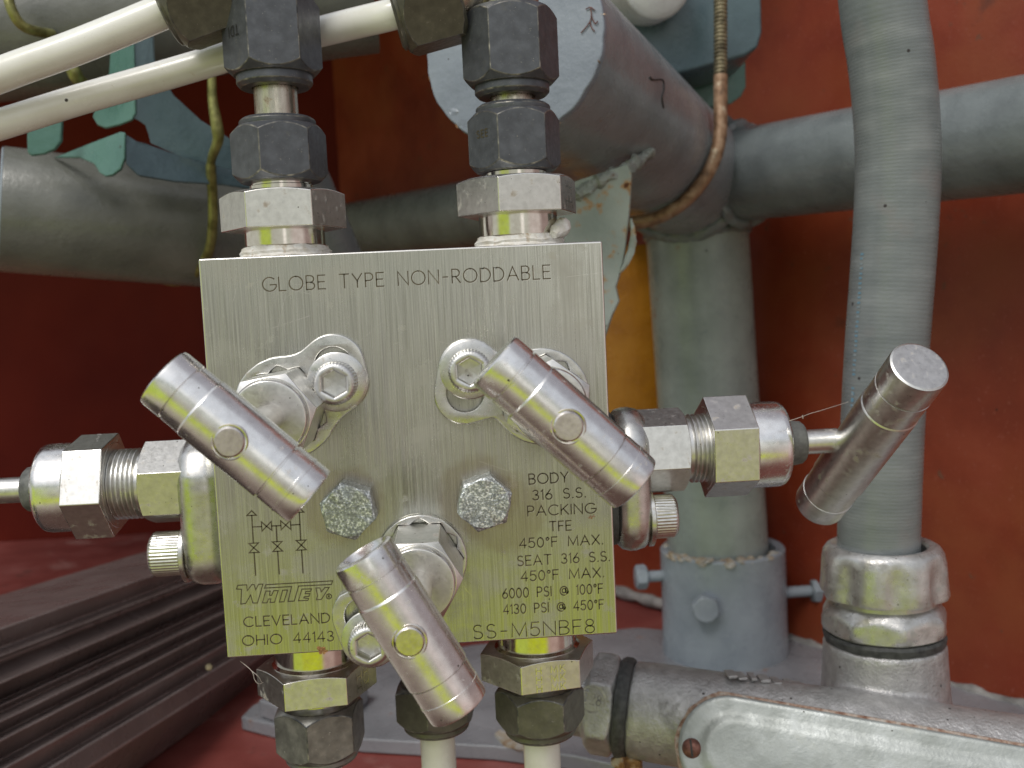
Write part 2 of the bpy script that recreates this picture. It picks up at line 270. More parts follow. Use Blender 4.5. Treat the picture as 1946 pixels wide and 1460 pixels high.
# ------------------------------------------------------------------ geometry helpers (mm)
class G:
    def __init__(s): s.v = []; s.f = []
    def add(s, vs, fs):
        o = len(s.v); s.v += [V(p) for p in vs]; s.f += [tuple(i + o for i in f) for f in fs]; return s
def frame(o, z, x=None):
    z = V(z).normalized()
    x = V(x) if x is not None else V((1, 0, 0))
    x = x - z * x.dot(z)
    if x.length < 1e-4: x = V((0, 1, 0)) - z * z.y
    x.normalize(); y = z.cross(x)
    F = Matrix.Identity(4)
    for i in range(3): F[i][0] = x[i]; F[i][1] = y[i]; F[i][2] = z[i]; F[i][3] = o[i]
    return F
def polar(gm, F, prof, n=48, phi0=0.0, loop=False):
    """surface of revolution-like form; r and z of each profile point may be functions of the angle"""
    rings = []; vs = []; fs = []
    for r, z in prof:
        if not callable(r) and abs(r) < 1e-6:
            zz_ = z(0) if callable(z) else z
            vs.append(F @ V((0, 0, zz_))); rings.append([len(vs) - 1]); continue
        ring = []
        for k in range(n):
            a = phi0 + 2 * PI * k / n
            rr = r(a) if callable(r) else r; zz_ = z(a) if callable(z) else z
            vs.append(F @ V((rr * math.cos(a), rr * math.sin(a), zz_))); ring.append(len(vs) - 1)
        rings.append(ring)
    pairs = list(zip(rings, rings[1:]))
    if loop: pairs.append((rings[-1], rings[0]))
    for A, B in pairs:
        for k in range(n):
            k2 = (k + 1) % n
            if len(A) == 1 and len(B) == 1: continue
            if len(A) == 1: fs.append((A[0], B[k], B[k2]))
            elif len(B) == 1: fs.append((A[k], B[0], A[k2]))
            else: fs.append((A[k], B[k], B[k2], A[k2]))
    return gm.add(vs, fs)
def hexr(af, phi0, n=6):
    w = 2 * PI / n
    return lambda a: af / 2 / math.cos(((a - phi0) % w) - w / 2)
def nut(gm, F, z0, z1, af, phi0=0.0, rin=0.0, c0=0.93, c1=0.93, k=1.0, sides=6):
    h = hexr(af, phi0, sides); q0, q1 = af / 2 * c0 * 1.02, af / 2 * c1 * 1.02
    f0 = (lambda a: z0 + max(0, h(a) - q0) * k) if c0 else z0
    f1 = (lambda a: z1 - max(0, h(a) - q1) * k) if c1 else z1
    prof = [(rin, z0)] + ([(q0, z0)] if c0 else []) + [(h, f0), (h, f1)] + ([(q1, z1)] if c1 else []) + [(rin, z1)]
    return polar(gm, F, prof, 72 if sides == 6 else sides * 10, phi0, loop=rin > 0)
def tube(gm, pts, r, n=20, caps=True, flat=None, up=None):
    pts = [V(p) for p in pts]; vs = []; fs = []
    N = len(pts); prev = None
    for i, p in enumerate(pts):
        t = (pts[min(i + 1, N - 1)] - pts[max(i - 1, 0)]).normalized()
        if prev is None:
            a = up or (V((0, 0, 1)) if abs(t.z) < 0.9 else V((1, 0, 0)))
            x = (a - t * a.dot(t)).normalized()
        else: x = (prev - t * prev.dot(t)).normalized()
        prev = x; y = t.cross(x); rr = r[i] if isinstance(r, (list, tuple)) else r
        for k in range(n):
            a = 2 * PI * k / n; vs.append(p + (x * math.cos(a) * (flat or 1.0) + y * math.sin(a)) * rr)
    for i in range(N - 1):
        for k in range(n):
            k2 = (k + 1) % n; fs.append((i * n + k, i * n + k2, (i + 1) * n + k2, (i + 1) * n + k))
    if caps: fs.append(tuple(range(n - 1, -1, -1))); fs.append(tuple((N - 1) * n + k for k in range(n)))
    return gm.add(vs, fs)
def spline(pts, m=10):
    pts = [V(p) for p in pts]; out = []
    for i in range(len(pts) - 1):
        p0, p1, p2, p3 = pts[max(i - 1, 0)], pts[i], pts[i + 1], pts[min(i + 2, len(pts) - 1)]
        for k in range(m):
            t = k / m
            out.append(0.5 * ((2 * p1) + (p2 - p0) * t + (2 * p0 - 5 * p1 + 4 * p2 - p3) * t * t + (3 * p1 - p0 - 3 * p2 + p3) * t ** 3))
    return out + [pts[-1]]
def box(gm, a, b):
    (x0, y0, z0), (x1, y1, z1) = a, b
    return gm.add([(x0, y0, z0), (x1, y0, z0), (x1, y1, z0), (x0, y1, z0), (x0, y0, z1), (x1, y0, z1), (x1, y1, z1), (x0, y1, z1)],
                  [(0, 3, 2, 1), (4, 5, 6, 7), (0, 1, 5, 4), (1, 2, 6, 5), (2, 3, 7, 6), (3, 0, 4, 7)])
def prism(gm, loop, ext):
    """closed polygon loop (3d points) extruded by the vector ext"""
    n = len(loop); a = [V(p) for p in loop]; e = V(ext)
    return gm.add(a + [p + e for p in a], [tuple(range(n)), tuple(range(2 * n - 1, n - 1, -1))] + [(i, i + n, (i + 1) % n + n, (i + 1) % n) for i in range(n)])
def sheet(gm, F, loops, z0, z1, bev=0.3):
    """flat part with holes: closed 2d loops, from local z0 to z1, edges rounded by bev"""
    cu = bpy.data.curves.new('tmp', 'CURVE'); cu.dimensions = '2D'; cu.fill_mode = 'BOTH'
    cu.extrude = (z1 - z0) / 2 - bev; cu.bevel_depth = bev; cu.offset = -bev; cu.bevel_resolution = 2
    for lp in loops:
        s = cu.splines.new('POLY'); s.points.add(len(lp) - 1); s.use_cyclic_u = True
        for q, (x, y) in zip(s.points, lp): q.co = (x, y, 0, 1)
    o = bpy.data.objects.new('tmp', cu); COL.objects.link(o)
    dg = bpy.context.evaluated_depsgraph_get(); dg.update()
    me = bpy.data.meshes.new_from_object(o.evaluated_get(dg))
    T = F @ Matrix.Translation((0, 0, (z0 + z1) / 2))
    gm.add([T @ v.co for v in me.vertices], [tuple(p.vertices) for p in me.polygons])
    bpy.data.objects.remove(o); bpy.data.curves.remove(cu); bpy.data.meshes.remove(me)
    return gm
def wobble(gm, amp, sc, seed=0):
    for i, p in enumerate(gm.v):
        gm.v[i] = p + V(mnoise.noise_vector(p * sc + V((seed, seed * 2, 0)))) * amp
    return gm
ORG = {}
def thing(name, label, cat, loc, group=None, kind=None):
    o = bpy.data.objects.new(name, None); COL.objects.link(o); o.empty_display_size = 0.01
    o.location = V(loc) * S; o['label'] = label; o['category'] = cat
    if group: o['group'] = group
    if kind: o['kind'] = kind
    ORG[o] = V(loc); return o
def obj(name, gm, m, parent=None, bevel=0.0, seg=2, ang=38, edge=None, remesh=None, smooth=0, loc=None, label=None, cat=None, group=None, kind=None, weld=True):
    org = ORG[parent] if parent is not None else (V(loc) if loc is not None else V((0, 0, 0)))
    me = bpy.data.meshes.new(name)
    me.from_pydata([(p - org) * S for p in gm.v], [], gm.f)
    b = bmesh.new(); b.from_mesh(me)
    if weld: bmesh.ops.remove_doubles(b, verts=b.verts, dist=1e-7)
    bmesh.ops.recalc_face_normals(b, faces=b.faces); b.to_mesh(me); b.free()
    o = bpy.data.objects.new(name, me); COL.objects.link(o)
    me.materials.append(M[m] if isinstance(m, str) else m)
    if edge: me.materials.append(M[edge])
    me.polygons.foreach_set('use_smooth', [True] * len(me.polygons))
    if parent is not None: o.parent = parent
    else: o.location = org * S
    ORG[o] = org
    if remesh:
        md = o.modifiers.new('remesh', 'REMESH'); md.mode = 'VOXEL'; md.voxel_size = remesh * S; md.use_smooth_shade = True
        ms = o.modifiers.new('smooth', 'SMOOTH'); ms.factor = 0.5; ms.iterations = smooth
    elif bevel:
        md = o.modifiers.new('bevel', 'BEVEL'); md.width = bevel * S; md.segments = seg; md.limit_method = 'ANGLE'; md.angle_limit = R(ang)
        md.harden_normals = True; md.miter_outer = 'MITER_ARC'
        if edge: md.material = 1
    else:
        me.set_sharp_from_angle(angle=R(ang))
    if label: o['label'] = label
    if cat: o['category'] = cat
    if group: o['group'] = group
    if kind: o['kind'] = kind
    return o

# ------------------------------------------------------------------ engraver's single-stroke letters
def arc(cx, cy, rx_, ry_, a0, a1, n=14):
    return [(cx + rx_ * math.cos(R(a0 + (a1 - a0) * k / n)), cy + ry_ * math.sin(R(a0 + (a1 - a0) * k / n))) for k in range(n + 1)]
GL = {
 'A': (.78, [[(0, 0), (.39, 1), (.78, 0)], [(.14, .34), (.64, .34)]]),
 'B': (.56, [[(0, 0), (0, 1), (.28, 1)] + arc(.28, .76, .24, .24, 90, -90) + [(0, .52)], [(.28, .52)] + arc(.28, .26, .28, .26, 90, -90) + [(0, 0)]]),
 'C': (.82, [arc(.48, .5, .48, .5, 48, 312, 24)]),
 'D': (.70, [[(0, 0), (0, 1), (.24, 1)] + arc(.22, .5, .48, .5, 90, -90, 20) + [(0, 0)]]),
 'E': (.50, [[(.5, 1), (0, 1), (0, 0), (.5, 0)], [(0, .52), (.44, .52)]]),
 'F': (.48, [[(.48, 1), (0, 1), (0, 0)], [(0, .52), (.42, .52)]]),
 'G': (.88, [arc(.48, .5, .48, .5, 48, 340, 26) + [(.93, .46), (.52, .46)]]),
 'H': (.66, [[(0, 0), (0, 1)], [(.66, 0), (.66, 1)], [(0, .52), (.66, .52)]]),
 'I': (.02, [[(0, 0), (0, 1)]]),
 'K': (.62, [[(0, 0), (0, 1)], [(.58, 1), (0, .42)], [(.18, .60), (.62, 0)]]),
 'L': (.46, [[(0, 1), (0, 0), (.46, 0)]]),
 'M': (.86, [[(0, 0), (.04, 1), (.43, .1), (.82, 1), (.86, 0)]]),
 'N': (.70, [[(0, 0), (0, 1), (.70, 0), (.70, 1)]]),
 'O': (.94, [arc(.47, .5, .47, .5, 90, 450, 30)]),
 'P': (.52, [[(0, 0), (0, 1), (.26, 1)] + arc(.26, .73, .26, .27, 90, -90) + [(0, .46)]]),
 'R': (.56, [[(0, 0), (0, 1), (.26, 1)] + arc(.26, .73, .26, .27, 90, -90) + [(0, .46)], [(.24, .46), (.56, 0)]]),
 'S': (.54, [arc(.27, .755, .235, .245, 35, 270, 16) + arc(.27, .255, .265, .255, 90, -150, 18)]),
 'T': (.64, [[(0, 1), (.64, 1)], [(.32, 1), (.32, 0)]]),
 'V': (.72, [[(0, 1), (.36, 0), (.72, 1)]]),
 'X': (.66, [[(0, 0), (.66, 1)], [(0, 1), (.66, 0)]]),
 'Y': (.66, [[(0, 1), (.33, .48), (.66, 1)], [(.33, .48), (.33, 0)]]),
 '0': (.54, [arc(.27, .5, .27, .5, 90, 450, 26)]),
 '1': (.14, [[(0, .84), (.14, 1), (.14, 0)]]),
 '2': (.52, [arc(.26, .74, .26, .26, 170, -30, 12) + [(0, 0), (.52, 0)]]),
 '3': (.50, [arc(.24, .76, .22, .24, 150, -85, 14), arc(.24, .265, .26, .265, 85, -155, 16)]),
 '4': (.58, [[(.44, 0), (.44, 1), (0, .28), (.58, .28)]]),
 '5': (.52, [[(.48, 1), (.08, 1), (.03, .56)] + arc(.24, .32, .28, .32, 125, -150, 18)]),
 '6': (.54, [[(.42, 1), (.10, .52)] + arc(.27, .29, .27, .29, 150, -210, 24)]),
 '8': (.54, [arc(.27, .765, .22, .235, -90, 270, 22), arc(.27, .265, .27, .265, 90, 450, 22)]),
 '-': (.46, [[(.06, .46), (.40, .46)]]),
 '.': (.06, [[(.02, .0), (.05, .05)]]),
 '\u00b0': (.26, [arc(.13, .84, .12, .14, 90, 450, 14)]),
 '@': (.86, [arc(.43, .46, .43, .46, -50, 285, 28), arc(.43, .48, .20, .23, 0, 360, 18), [(.63, .72), (.63, .36)] + arc(.745, .36, .115, .13, 180, 360, 8) + [(.86, .46)]]),
 ' ': (.52, []),
}
def stroke(gm, pts, w, nrm, closed=False, h=0.05):
    """flat groove fill: a ribbon of width w lying h above the surface, mitred, round enough at this size"""
    pts = [V(p) for p in pts]; n = len(pts); vs = []; fs = []
    if closed: idx = lambda i: i % n
    else: idx = lambda i: max(0, min(n - 1, i))
    up = V(nrm) * h
    for i, p in enumerate(pts):
        a, b = pts[idx(i - 1)], pts[idx(i + 1)]
        d0 = (p - a); d1 = (b - p)
        d0 = d0.normalized() if d0.length > 1e-6 else d1.normalized()
        d1 = d1.normalized() if d1.length > 1e-6 else d0
        t = (d0 + d1)
        t = t.normalized() if t.length > 0.3 else d1
        s = V(nrm).cross(t).normalized(); cosm = max(0.45, abs(t.dot(d0)))
        e = V((0, 0, 0))
        if not closed and i == 0: e = -d1 * w * 0.35
        if not closed and i == n - 1: e = d0 * w * 0.35
        vs += [p + e + s * w / 2 / cosm + up, p + e - s * w / 2 / cosm + up]
    for i in range(n if closed else n - 1):
        j = (i + 1) % n; fs.append((2 * i, 2 * i + 1, 2 * j + 1, 2 * j))
    return gm.add(vs, fs)
def text(gm, s, A, B, hgt, nrm, w=0.34, gap=0.26, jit=0.0, h=0.05):
    """letters from A (baseline left) to B (baseline right), cap height hgt"""
    A, B = V(A), V(B); u = (B - A); total = u.length; u.normalize(); v = V(nrm).cross(u).normalized()
    nat = sum(GL[c][0] for c in s) + gap * (len(s) - 1)
    k = total / nat; x = 0.0
    for c in s:
        wd, st = GL[c]
        for pl in st:
            stroke(gm, [A + u * ((x + q[0]) * k) + v * (q[1] * hgt) for q in pl], w, nrm, h=h)
        x += wd + gap
    return gm
FRONT = V((0, -1, 0))
# ================================================================== THE SETTING
Zf = P(1380, 1258, 279).z                              # floor height under the post
gm = G(); gm.add([(-900, 150, Zf), (700, 150, Zf), (700, 760, Zf), (-900, 760, Zf)], [(0, 1, 2, 3)])
obj('floor', gm, 'red_floor', label='scuffed red painted floor of the enclosure', cat='floor', kind='structure')
# back wall, far behind; side wall runs obliquely from far left to near right, parallel to the cross pipe
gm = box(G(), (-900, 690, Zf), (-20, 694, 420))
obj('back_wall', gm, 'red_shaded', label='dark red wall panel deep behind the block on the left', cat='wall', loc=(-300, 690, Zf), bevel=0.5)
cr = P(1946, 256, 140); nd = P(1315, 346, 279)
cdir = (nd - cr); cdir.z = 0; cdir.normalize(); wnrm = V((-cdir.y, cdir.x, 0))
if wnrm.y < 0: wnrm = -wnrm
o0 = V((nd.x, nd.y, 0)) + wnrm * 48
a = o0 - cdir * 255; b = o0 + cdir * 640
gm = prism(G(), [V((a.x, a.y, Zf)), V((b.x, b.y, Zf)), V((b.x, b.y, 420)), V((a.x, a.y, 420))], wnrm * 4)
obj('side_wall', gm, 'red', label='red wall panel behind the grey conduit on the right', cat='wall', loc=(o0.x, o0.y, Zf), bevel=0.5)
gm = box(G(), (-600, 215, 300), (420, 690, 304))  # unseen panel, added to keep sky light off the far walls
obj('shade_panel', gm, 'red_shaded', label='unseen dark red panel added for shade above the pipework', cat='shade_panel', loc=(100, 300, 300), kind='structure')
# ochre panel between gusset and post
gm = prism(G(), [P(1085, 470, 318), P(1290, 462, 318), P(1305, 820, 318), P(1085, 830, 318)], (0, 3, 0))
obj('ochre_panel', gm, 'yellow', loc=P(1200, 640, 318), bevel=0.5, label='ochre yellow panel showing between the rusty gusset and the grey post', cat='panel')
w0, w1 = V((a.x, a.y, Zf + 5)) - wnrm * 1.0, V((b.x, b.y, Zf + 5)) - wnrm * 1.0
cpts = [w0.lerp(w1, k / 220) for k in range(221)]
obj('sealant_bead', wobble(tube(G(), cpts, [3.6 + 1.4 * mnoise.noise(V((k * .35, 0, 0))) for k in range(221)], 12), 1.5, .12, 3), 'caulk', loc=w1, label='ragged pale sealant bead along the foot of the red wall on the right', cat='sealant')

# ================================================================== GREY PIPE FRAME (welded, one thing)
capc = P(975, 86, 92); node = P(1318, 346, 279)
frm = thing('pipework', 'grey painted welded pipe frame with a capped stub and rusty gusset', 'pipe frame', node)
ax = (node - capc).normalized(); SL = (node - capc).length
F = frame(capc, ax, (0, 0, 1))
RS = 31.0
gm = polar(G(), F, [(RS - 2, 1.5), (RS, 1.5), (RS, SL * 0.35), (RS, SL * 0.7), (RS, SL + 6), (0, SL + 6)], 96)
obj('stub_pipe', gm, 'grey_stub', frm, bevel=0.6, label='stub pipe pointing at the viewer')
gm = G(); vs = []
rim = lambda a: RS + 0.5 + 0.5 * mnoise.noise(V((math.cos(a) * 6, math.sin(a) * 6, 3.1)))
polar(gm, F, [(0, -1.2), (RS * 0.6, -1.25), (rim, -1.0), (lambda a: rim(a) + 0.25, 0.0), (rim, 2.2), (0, 2.2)], 160)
cap = obj('end_plate', gm, 'cap_blue', frm, bevel=0.5, label='pale blue grey end plate with flaking edge')
# flakes of peeling paint on the rim
gm = G()
for px, py, r_ in ((878, 236, 2.6), (861, 214, 2.2)):
    c = P(px, py, 90); pts = [c + V((math.cos(t) * r_ * random.uniform(.5, 1), -0.6 - random.uniform(0, .8), math.sin(t) * r_ * .6)) for t in [k * PI / 4 for k in range(8)]]
    gm.add(pts + [c + V((0, -1.0, 0))], [(k, (k + 1) % 8, 8) for k in range(8)])
obj('paint_flake', gm, 'grey_blue', frm)
gm = G(); rs = random.Random(3)
for k in range(46):
    a_ = rs.uniform(0, 2 * PI); q = F @ V(((RS + .2) * math.cos(a_), (RS + .2) * math.sin(a_), rs.uniform(-.6, 1.0)))
    polar(gm, frame(q, V((rs.uniform(-1, 1), rs.uniform(-1, 1), rs.uniform(-1, 1)))), [(0, -.3), (rs.uniform(.3, 1.1), 0), (0, .35)], 6)
obj('rim_rust', wobble(gm, .4, .8, 2), 'rust', frm)
# dry stalk stuck on the end plate
gm = G(); c0 = capc
for q in ([(1113, 18), (1122, 14), (1130, 20)], [(1122, 16), (1124, 30), (1119, 45), (1104, 63)], [(1123, 30), (1131, 45), (1136, 40)], [(1121, 42), (1124, 52), (1130, 60)]):
    pts = []
    for px, py in q:
        d = ray(px, py); t = (capc - ax * 1.6 - CAM).dot(ax) / d.dot(ax); pts.append(CAM + d * t)
    tube(gm, spline(pts, 4), 0.19, 6)
obj('dry_stalk', gm, 'screw_brown', frm)
# cross pipe and post
cl = node + (node - cr).normalized() * 450; cr2 = cr + (cr - node).normalized() * 120
gm = tube(G(), [cl, node, cr2], 22.2, 64); obj('cross_pipe', gm, 'grey', frm)
pb = P(1369, 1120, 279)
gm = tube(G(), [node + V((0, 0, 0)), pb], 26.2, 64); obj('post', gm, 'grey_post', frm)
def bead(F_, r_, rad, seed, n=96, flat=1.0):
    pts = [F_ @ V(((r_ + 0.5 * math.sin(7 * a)) * math.cos(a), r_ * math.sin(a) * flat, 0.7 * math.sin(11 * a))) for a in [2 * PI * k / n for k in range(n + 1)]]
    return wobble(tube(G(), pts, rad, 10, caps=False), 0.9, 0.35, seed)
obj('weld_bead', bead(frame(node - ax * 20, ax, (0, 0, 1)), RS + 0.8, 3.4, 1), 'grey', frm)
cdn = (cr - node).normalized()
obj('weld_bead', bead(frame(node + cdn * 33, cdn, (0, 0, 1)), 23.2, 3.0, 2), 'grey', frm)
obj('weld_bead', bead(frame(node + (pb - node).normalized() * 26, (pb - node), (0, 1, 0)), 25.4, 2.4, 3), 'grey', frm)
# gusset plate under the stub
YG = 118
gp = [(1040, 375), (1075, 350), (1130, 332), (1192, 312), (1200, 330), (1196, 400), (1190, 455), (1184, 500), (1170, 545), (1176, 572), (1163, 600), (1146, 650), (1040, 650)]
gm = prism(G(), [P(x, y, YG) for x, y in gp], (1.2, 5, 0))
obj('gusset_plate', gm, 'gusset', frm, bevel=0.5, label='rust speckled pale green gusset plate')
gm = wobble(tube(G(), spline([P(1199, 415, YG + 1), P(1203, 440, YG - 1), P(1201, 470, YG), P(1190, 500, YG - 1), P(1177, 520, YG)], 5), [0.3 + 1.1 * math.sin(PI * k / 20) for k in range(21)], 8), 0.4, 0.5, 5)
obj('paint_flake', gm, 'gusset', frm)
gm = wobble(tube(G(), spline([P(1058, 382, YG + 1), P(1100, 366, YG), P(1140, 345, YG), P(1175, 330, YG + 4), P(1205, 312, YG + 10), P(1236, 290, YG + 22)], 10), [2.2 + 0.9 * mnoise.noise(V((k * .6, 0, 0))) for k in range(51)], 12), 1.6, 0.28, 9)
obj('weld_bead', gm, 'weld', frm, label='rough cracked weld along the gusset')
gm = G()
for q in ([(1234, 148), (1243, 152), (1259, 152), (1262, 168), (1258, 185), (1261, 205)], [(1236, 147), (1239, 153)]):
    # crack in the stub's paint: follow the barrel surface
    pts = []
    for px, py in q:
        d = ray(px, py).normalized(); o_ = CAM - capc
        dd = d - ax * d.dot(ax); oo = o_ - ax * o_.dot(ax)
        A_, B_, C_ = dd.dot(dd), 2 * dd.dot(oo), oo.dot(oo) - (RS + 0.12) ** 2
        D_ = B_ * B_ - 4 * A_ * C_
        if D_ < 0: continue
        pts.append(CAM + d * ((-B_ - math.sqrt(D_)) / 2 / A_))
    if len(pts) > 1: tube(gm, spline(pts, 4), 0.30, 6)
obj('paint_crack', gm, 'dark', frm)
# socket that holds the post
sk = thing('pipe_socket', 'grey painted pipe socket with rusty rim holding the vertical post', 'pipe socket', P(1380, 1250, 279))
top = P(1372, 1038, 279); sax = V((0, 0, -1))
F = frame(top, sax, (0, -1, 0)); SH = top.z - Zf
gm = polar(G(), F, [(27, 3), (27.5, 0.6), (31.6, 0), (32.6, 1.0), (32.6, SH * .6), (33.2, SH), (27, SH), (27, 3)], 80)
obj('socket', gm, 'grey_blue', sk, bevel=0.4)
gm = G()
for k in range(60):
    a = random.gauss(0.35, 0.6); r_ = 29.5 + random.uniform(-1.5, 2.2)
    c = F @ V((r_ * math.cos(a), r_ * math.sin(a), random.uniform(0.0, 1.6)))
    s_ = random.uniform(1.0, 3.2)
    polar(gm, frame(c, V((random.uniform(-.5, .5), random.uniform(-.5, .2), 1))), [(0, -s_ * .3), (s_, -s_ * .1), (s_ * .8, s_ * .25), (0, s_ * .35)], 7)
obj('rust_crust', wobble(gm, 0.7, 0.5, 4), 'crust', sk)
for px, py, dx in ((1215, 1097, -1), (1555, 1122, 1)):
    c = P(px, py, 279); inner = V((top.x + dx * 31, 279, c.z))
    gm = tube(G(), [inner, c], 3.0, 16); nut(gm, frame(c, (dx, 0, 0), (0, 0, 1)), -4.0, 2.2, 11.5, 0.3)
    obj('set_screw', gm, 'grey_blue', sk, bevel=0.3)
c = P(1343, 1158, 279 - 33); gm = G(); nut(gm, frame(c + V((0, 5, 0)), (-.12, -1, .05), (0, 0, 1)), 0, 8, 12.5, 0.2)
obj('set_screw', gm, 'grey_blue', sk, bevel=0.6)

# copper U-bolt round the stub and the bracket it passes through
ub = capc + ax * SL * 0.60; FU = frame(ub, ax, (1, 0, 0))
x_ = V((1, 0, 0)); x_ = (x_ - ax * x_.dot(ax)).normalized(); zup = V((0, 0, 1)); zup = (zup - ax * zup.dot(ax)).normalized()
pts = [ub + x_ * 35.5 + zup * k for k in (62, 40, 22, 8)] + [ub + x_ * 35.5 * math.cos(t) - zup * 35.5 * math.sin(t) for t in [PI * k / 28 for k in range(29)]] + [ub - x_ * 35.5 + zup * k for k in (10, 40, 62)]
uo = thing('u_bolt', 'rusty copper coloured u-bolt curving round the grey stub pipe', 'u-bolt', ub)
obj('rod', tube(G(), pts[2:], 2.9, 20), 'copper', uo)
zz_ = [ub + x_ * 35.5 + zup * (62 - k * 0.42) for k in range(96)]
obj('threaded_end', tube(G(), zz_, [2.95 if k % 4 < 2 else 2.4 for k in range(96)], 20), 'thread', uo)
br = thing('clamp_bracket', 'dark slate clamp bracket with a teal tab above the grey stub pipe', 'bracket', P(1340, 40, 225))
YB = ub.y + 8
gm = prism(G(), [P(x, y, YB) for x, y in ((1150, -90), (1446, -90), (1449, 60), (1441, 90), (1416, 106), (1360, 122), (1287, 140), (1200, 120), (1150, 60))], (0, 36, -3))
obj('body', gm, 'teal_shaded', br, bevel=1.5, seg=3)
gm = prism(G(), [P(x, y, YB + 40) for x, y in ((1240, 90), (1416, 60), (1418, 165), (1408, 184), (1390, 197), (1366, 203), (1300, 206), (1250, 200))], (0, 3, 0))
obj('tab', gm, 'teal', br, bevel=0.6)
gm = polar(G(), frame(P(1248, -36, 196), (0.15, -1, -.1), (0, 0, 1)), [(0, 2), (13, 1.6), (15.5, 0), (16, -3), (16, -30), (0, -30)], 64)
obj('rounded_casting', gm, 'grey_pale', loc=P(1248, -36, 196), bevel=0.8, label='pale grey rounded cap in front of the slate bracket, cut off above', cat='casting')

# ================================================================== LEFT BACKGROUND: pipes, brackets, wire clamps
pa = P(2, 398, 176); pe = P(420, 440, 210); pax = (pe - pa).normalized()
lp = thing('grey_pipe', 'dusty grey pipe with open end lying across the left', 'pipe', pa)
F = frame(pa, pax, (0, 0, 1))
gm = polar(G(), F, [(21.5, 12), (21.5, 0.6), (24.4, 0), (24.9, 0.8), (24.9, 60), (24.9, 118), (0, 118)], 72)
obj('pipe_body', gm, 'grey_brown', lp, bevel=0.4)
gm = polar(G(), F, [(0, -.6), (24.0, -.6), (24.7, 0), (24.0, 1.2), (0, 1.2)], 72); obj('end_plate', gm, 'grey_blue', lp)
pts = spline([P(-120, 75, 190), P(60, 62, 190), P(240, 40, 192), P(700, -20, 202)], 6)
obj('beige_pipe', tube(G(), pts, 26, 56), 'grey_brown', loc=P(150, 60, 190), label='dull brown grey pipe behind the upper white tube', cat='pipe')
gm = tube(G(), spline([P(12, -20, 150), P(22, 18, 148), P(38, 45, 150), P(62, 58, 154), P(100, 66, 165)], 6), 1.9, 10)
obj('wire_clamp', gm, 'chromate', loc=P(40, 40, 150), label='yellow green wire clamp in the top left corner', cat='clamp', group='yellow wire clamps')
gm = tube(G(), spline([P(118, 108, 160), P(135, 128, 156), P(148, 150, 157), P(172, 176, 168)], 6), 2.6, 10)
obj('wire_clamp', gm, 'chromate', loc=P(140, 135, 160), label='short rusty yellow wire clamp between the two white tubes', cat='clamp', group='yellow wire clamps')
pts = [P(*q) for q in ((396, 20, 150), (400, 70, 152), (402, 130, 152), (404, 190, 152), (412, 240, 152), (414, 268, 153), (401, 310, 160), (404, 370, 168), (404, 430, 174), (396, 480, 182), (372, 520, 194), (335, 536, 210), (305, 530, 226))]
gm = tube(G(), spline(pts, 8), [1.6 + 0.7 * math.exp(-((k - 34) / 9) ** 2) + 0.4 * (k > 48) for k in range(97)], 14)
obj('wire_clamp', gm, 'chromate', loc=P(400, 300, 165), label='long yellow green wire clamp looped round the grey pipe', cat='clamp', group='yellow wire clamps')
# folded teal bracket
tb = thing('folded_bracket', 'teal folded sheet bracket with a keyhole slot on the grey pipe', 'bracket', P(240, 220, 150))
def fold(name, q, th=(0, 2.2, 0), m_='teal'):
    gm = prism(G(), [P(*p) for p in q], th); return obj(name, gm, m_, tb, bevel=0.7)
fold('upper_flange', [(212, 60, 156), (254, 55, 142), (258, 215, 142), (250, 228, 142), (226, 238, 147), (200, 244, 151), (184, 238, 154), (175, 222, 157), (206, 140, 157)])
fold('side_web', [(256, 55, 143), (288, 50, 150), (292, 120, 152), (328, 180, 158), (380, 228, 166), (450, 272, 174), (490, 285, 178), (490, 330, 178), (420, 318, 170), (340, 296, 160), (286, 272, 150), (282, 255, 150), (276, 238, 149), (262, 228, 146), (256, 226, 143)], m_='teal_lit_web')
fold('lower_web', [(238, 255, 142), (258, 268, 145), (275, 272, 147), (340, 296, 158), (420, 318, 168), (490, 332, 176), (490, 362, 176), (420, 352, 166), (330, 346, 154), (262, 335, 145), (238, 312, 142)], m_='teal_shaded')
fold('front_tab', [(100, 300, 170), (170, 272, 155), (228, 250, 142), (238, 252, 141), (237, 300, 141), (230, 322, 142), (214, 334, 143), (200, 336, 144), (188, 328, 146), (178, 312, 150), (150, 300, 158)])
fold('rear_tab', [(50, 235, 150), (118, 225, 150), (116, 268, 150), (104, 284, 150), (84, 293, 150), (58, 297, 150), (51, 290, 150)])
gm = tube(G(), [P(*q) for q in ((530, 250, 150), (583, 345, 165), (636, 470, 180), (700, 620, 200))], 9.5, 32)
obj('slanted_pipe', gm, 'grey', loc=P(640, 440, 175), label='thin grey pipe slanting down behind the left upper fitting', cat='pipe')

# grey base plate on the floor and brown rails
zb = Zf + 7
def Pf(x, y): return PZ(x, y, zb)
bp = [(458, 1362), (480, 1340), (560, 1300), (700, 1262), (900, 1225), (1210, 1192), (1560, 1222), (1830, 1252), (2100, 1290), (2100, 1560), (1250, 1470), (1090, 1436), (940, 1418), (690, 1404), (560, 1388)]
gm = prism(G(), [Pf(x, y) for x, y in bp], (0, 0, -6.6))
obj('base_plate', gm, 'base_paint', loc=Pf(900, 1350), bevel=0.8, label='chipped grey steel base plate on the red floor', cat='base plate')
gm = prism(G(), [Pf(x, y) + V((0, 0, .2)) for x, y in ((940, 1400), (950, 1392), (985, 1408), (1020, 1425), (1010, 1432), (960, 1420))], (0, 0, 1.2))
obj('rust_chip', wobble(gm, .4, .5), 'crust', loc=Pf(980, 1412), label='flake of rust on the grey base plate below the block', cat='rust flake')
gm = G(); ev = (ray(1283, 746)).normalized()
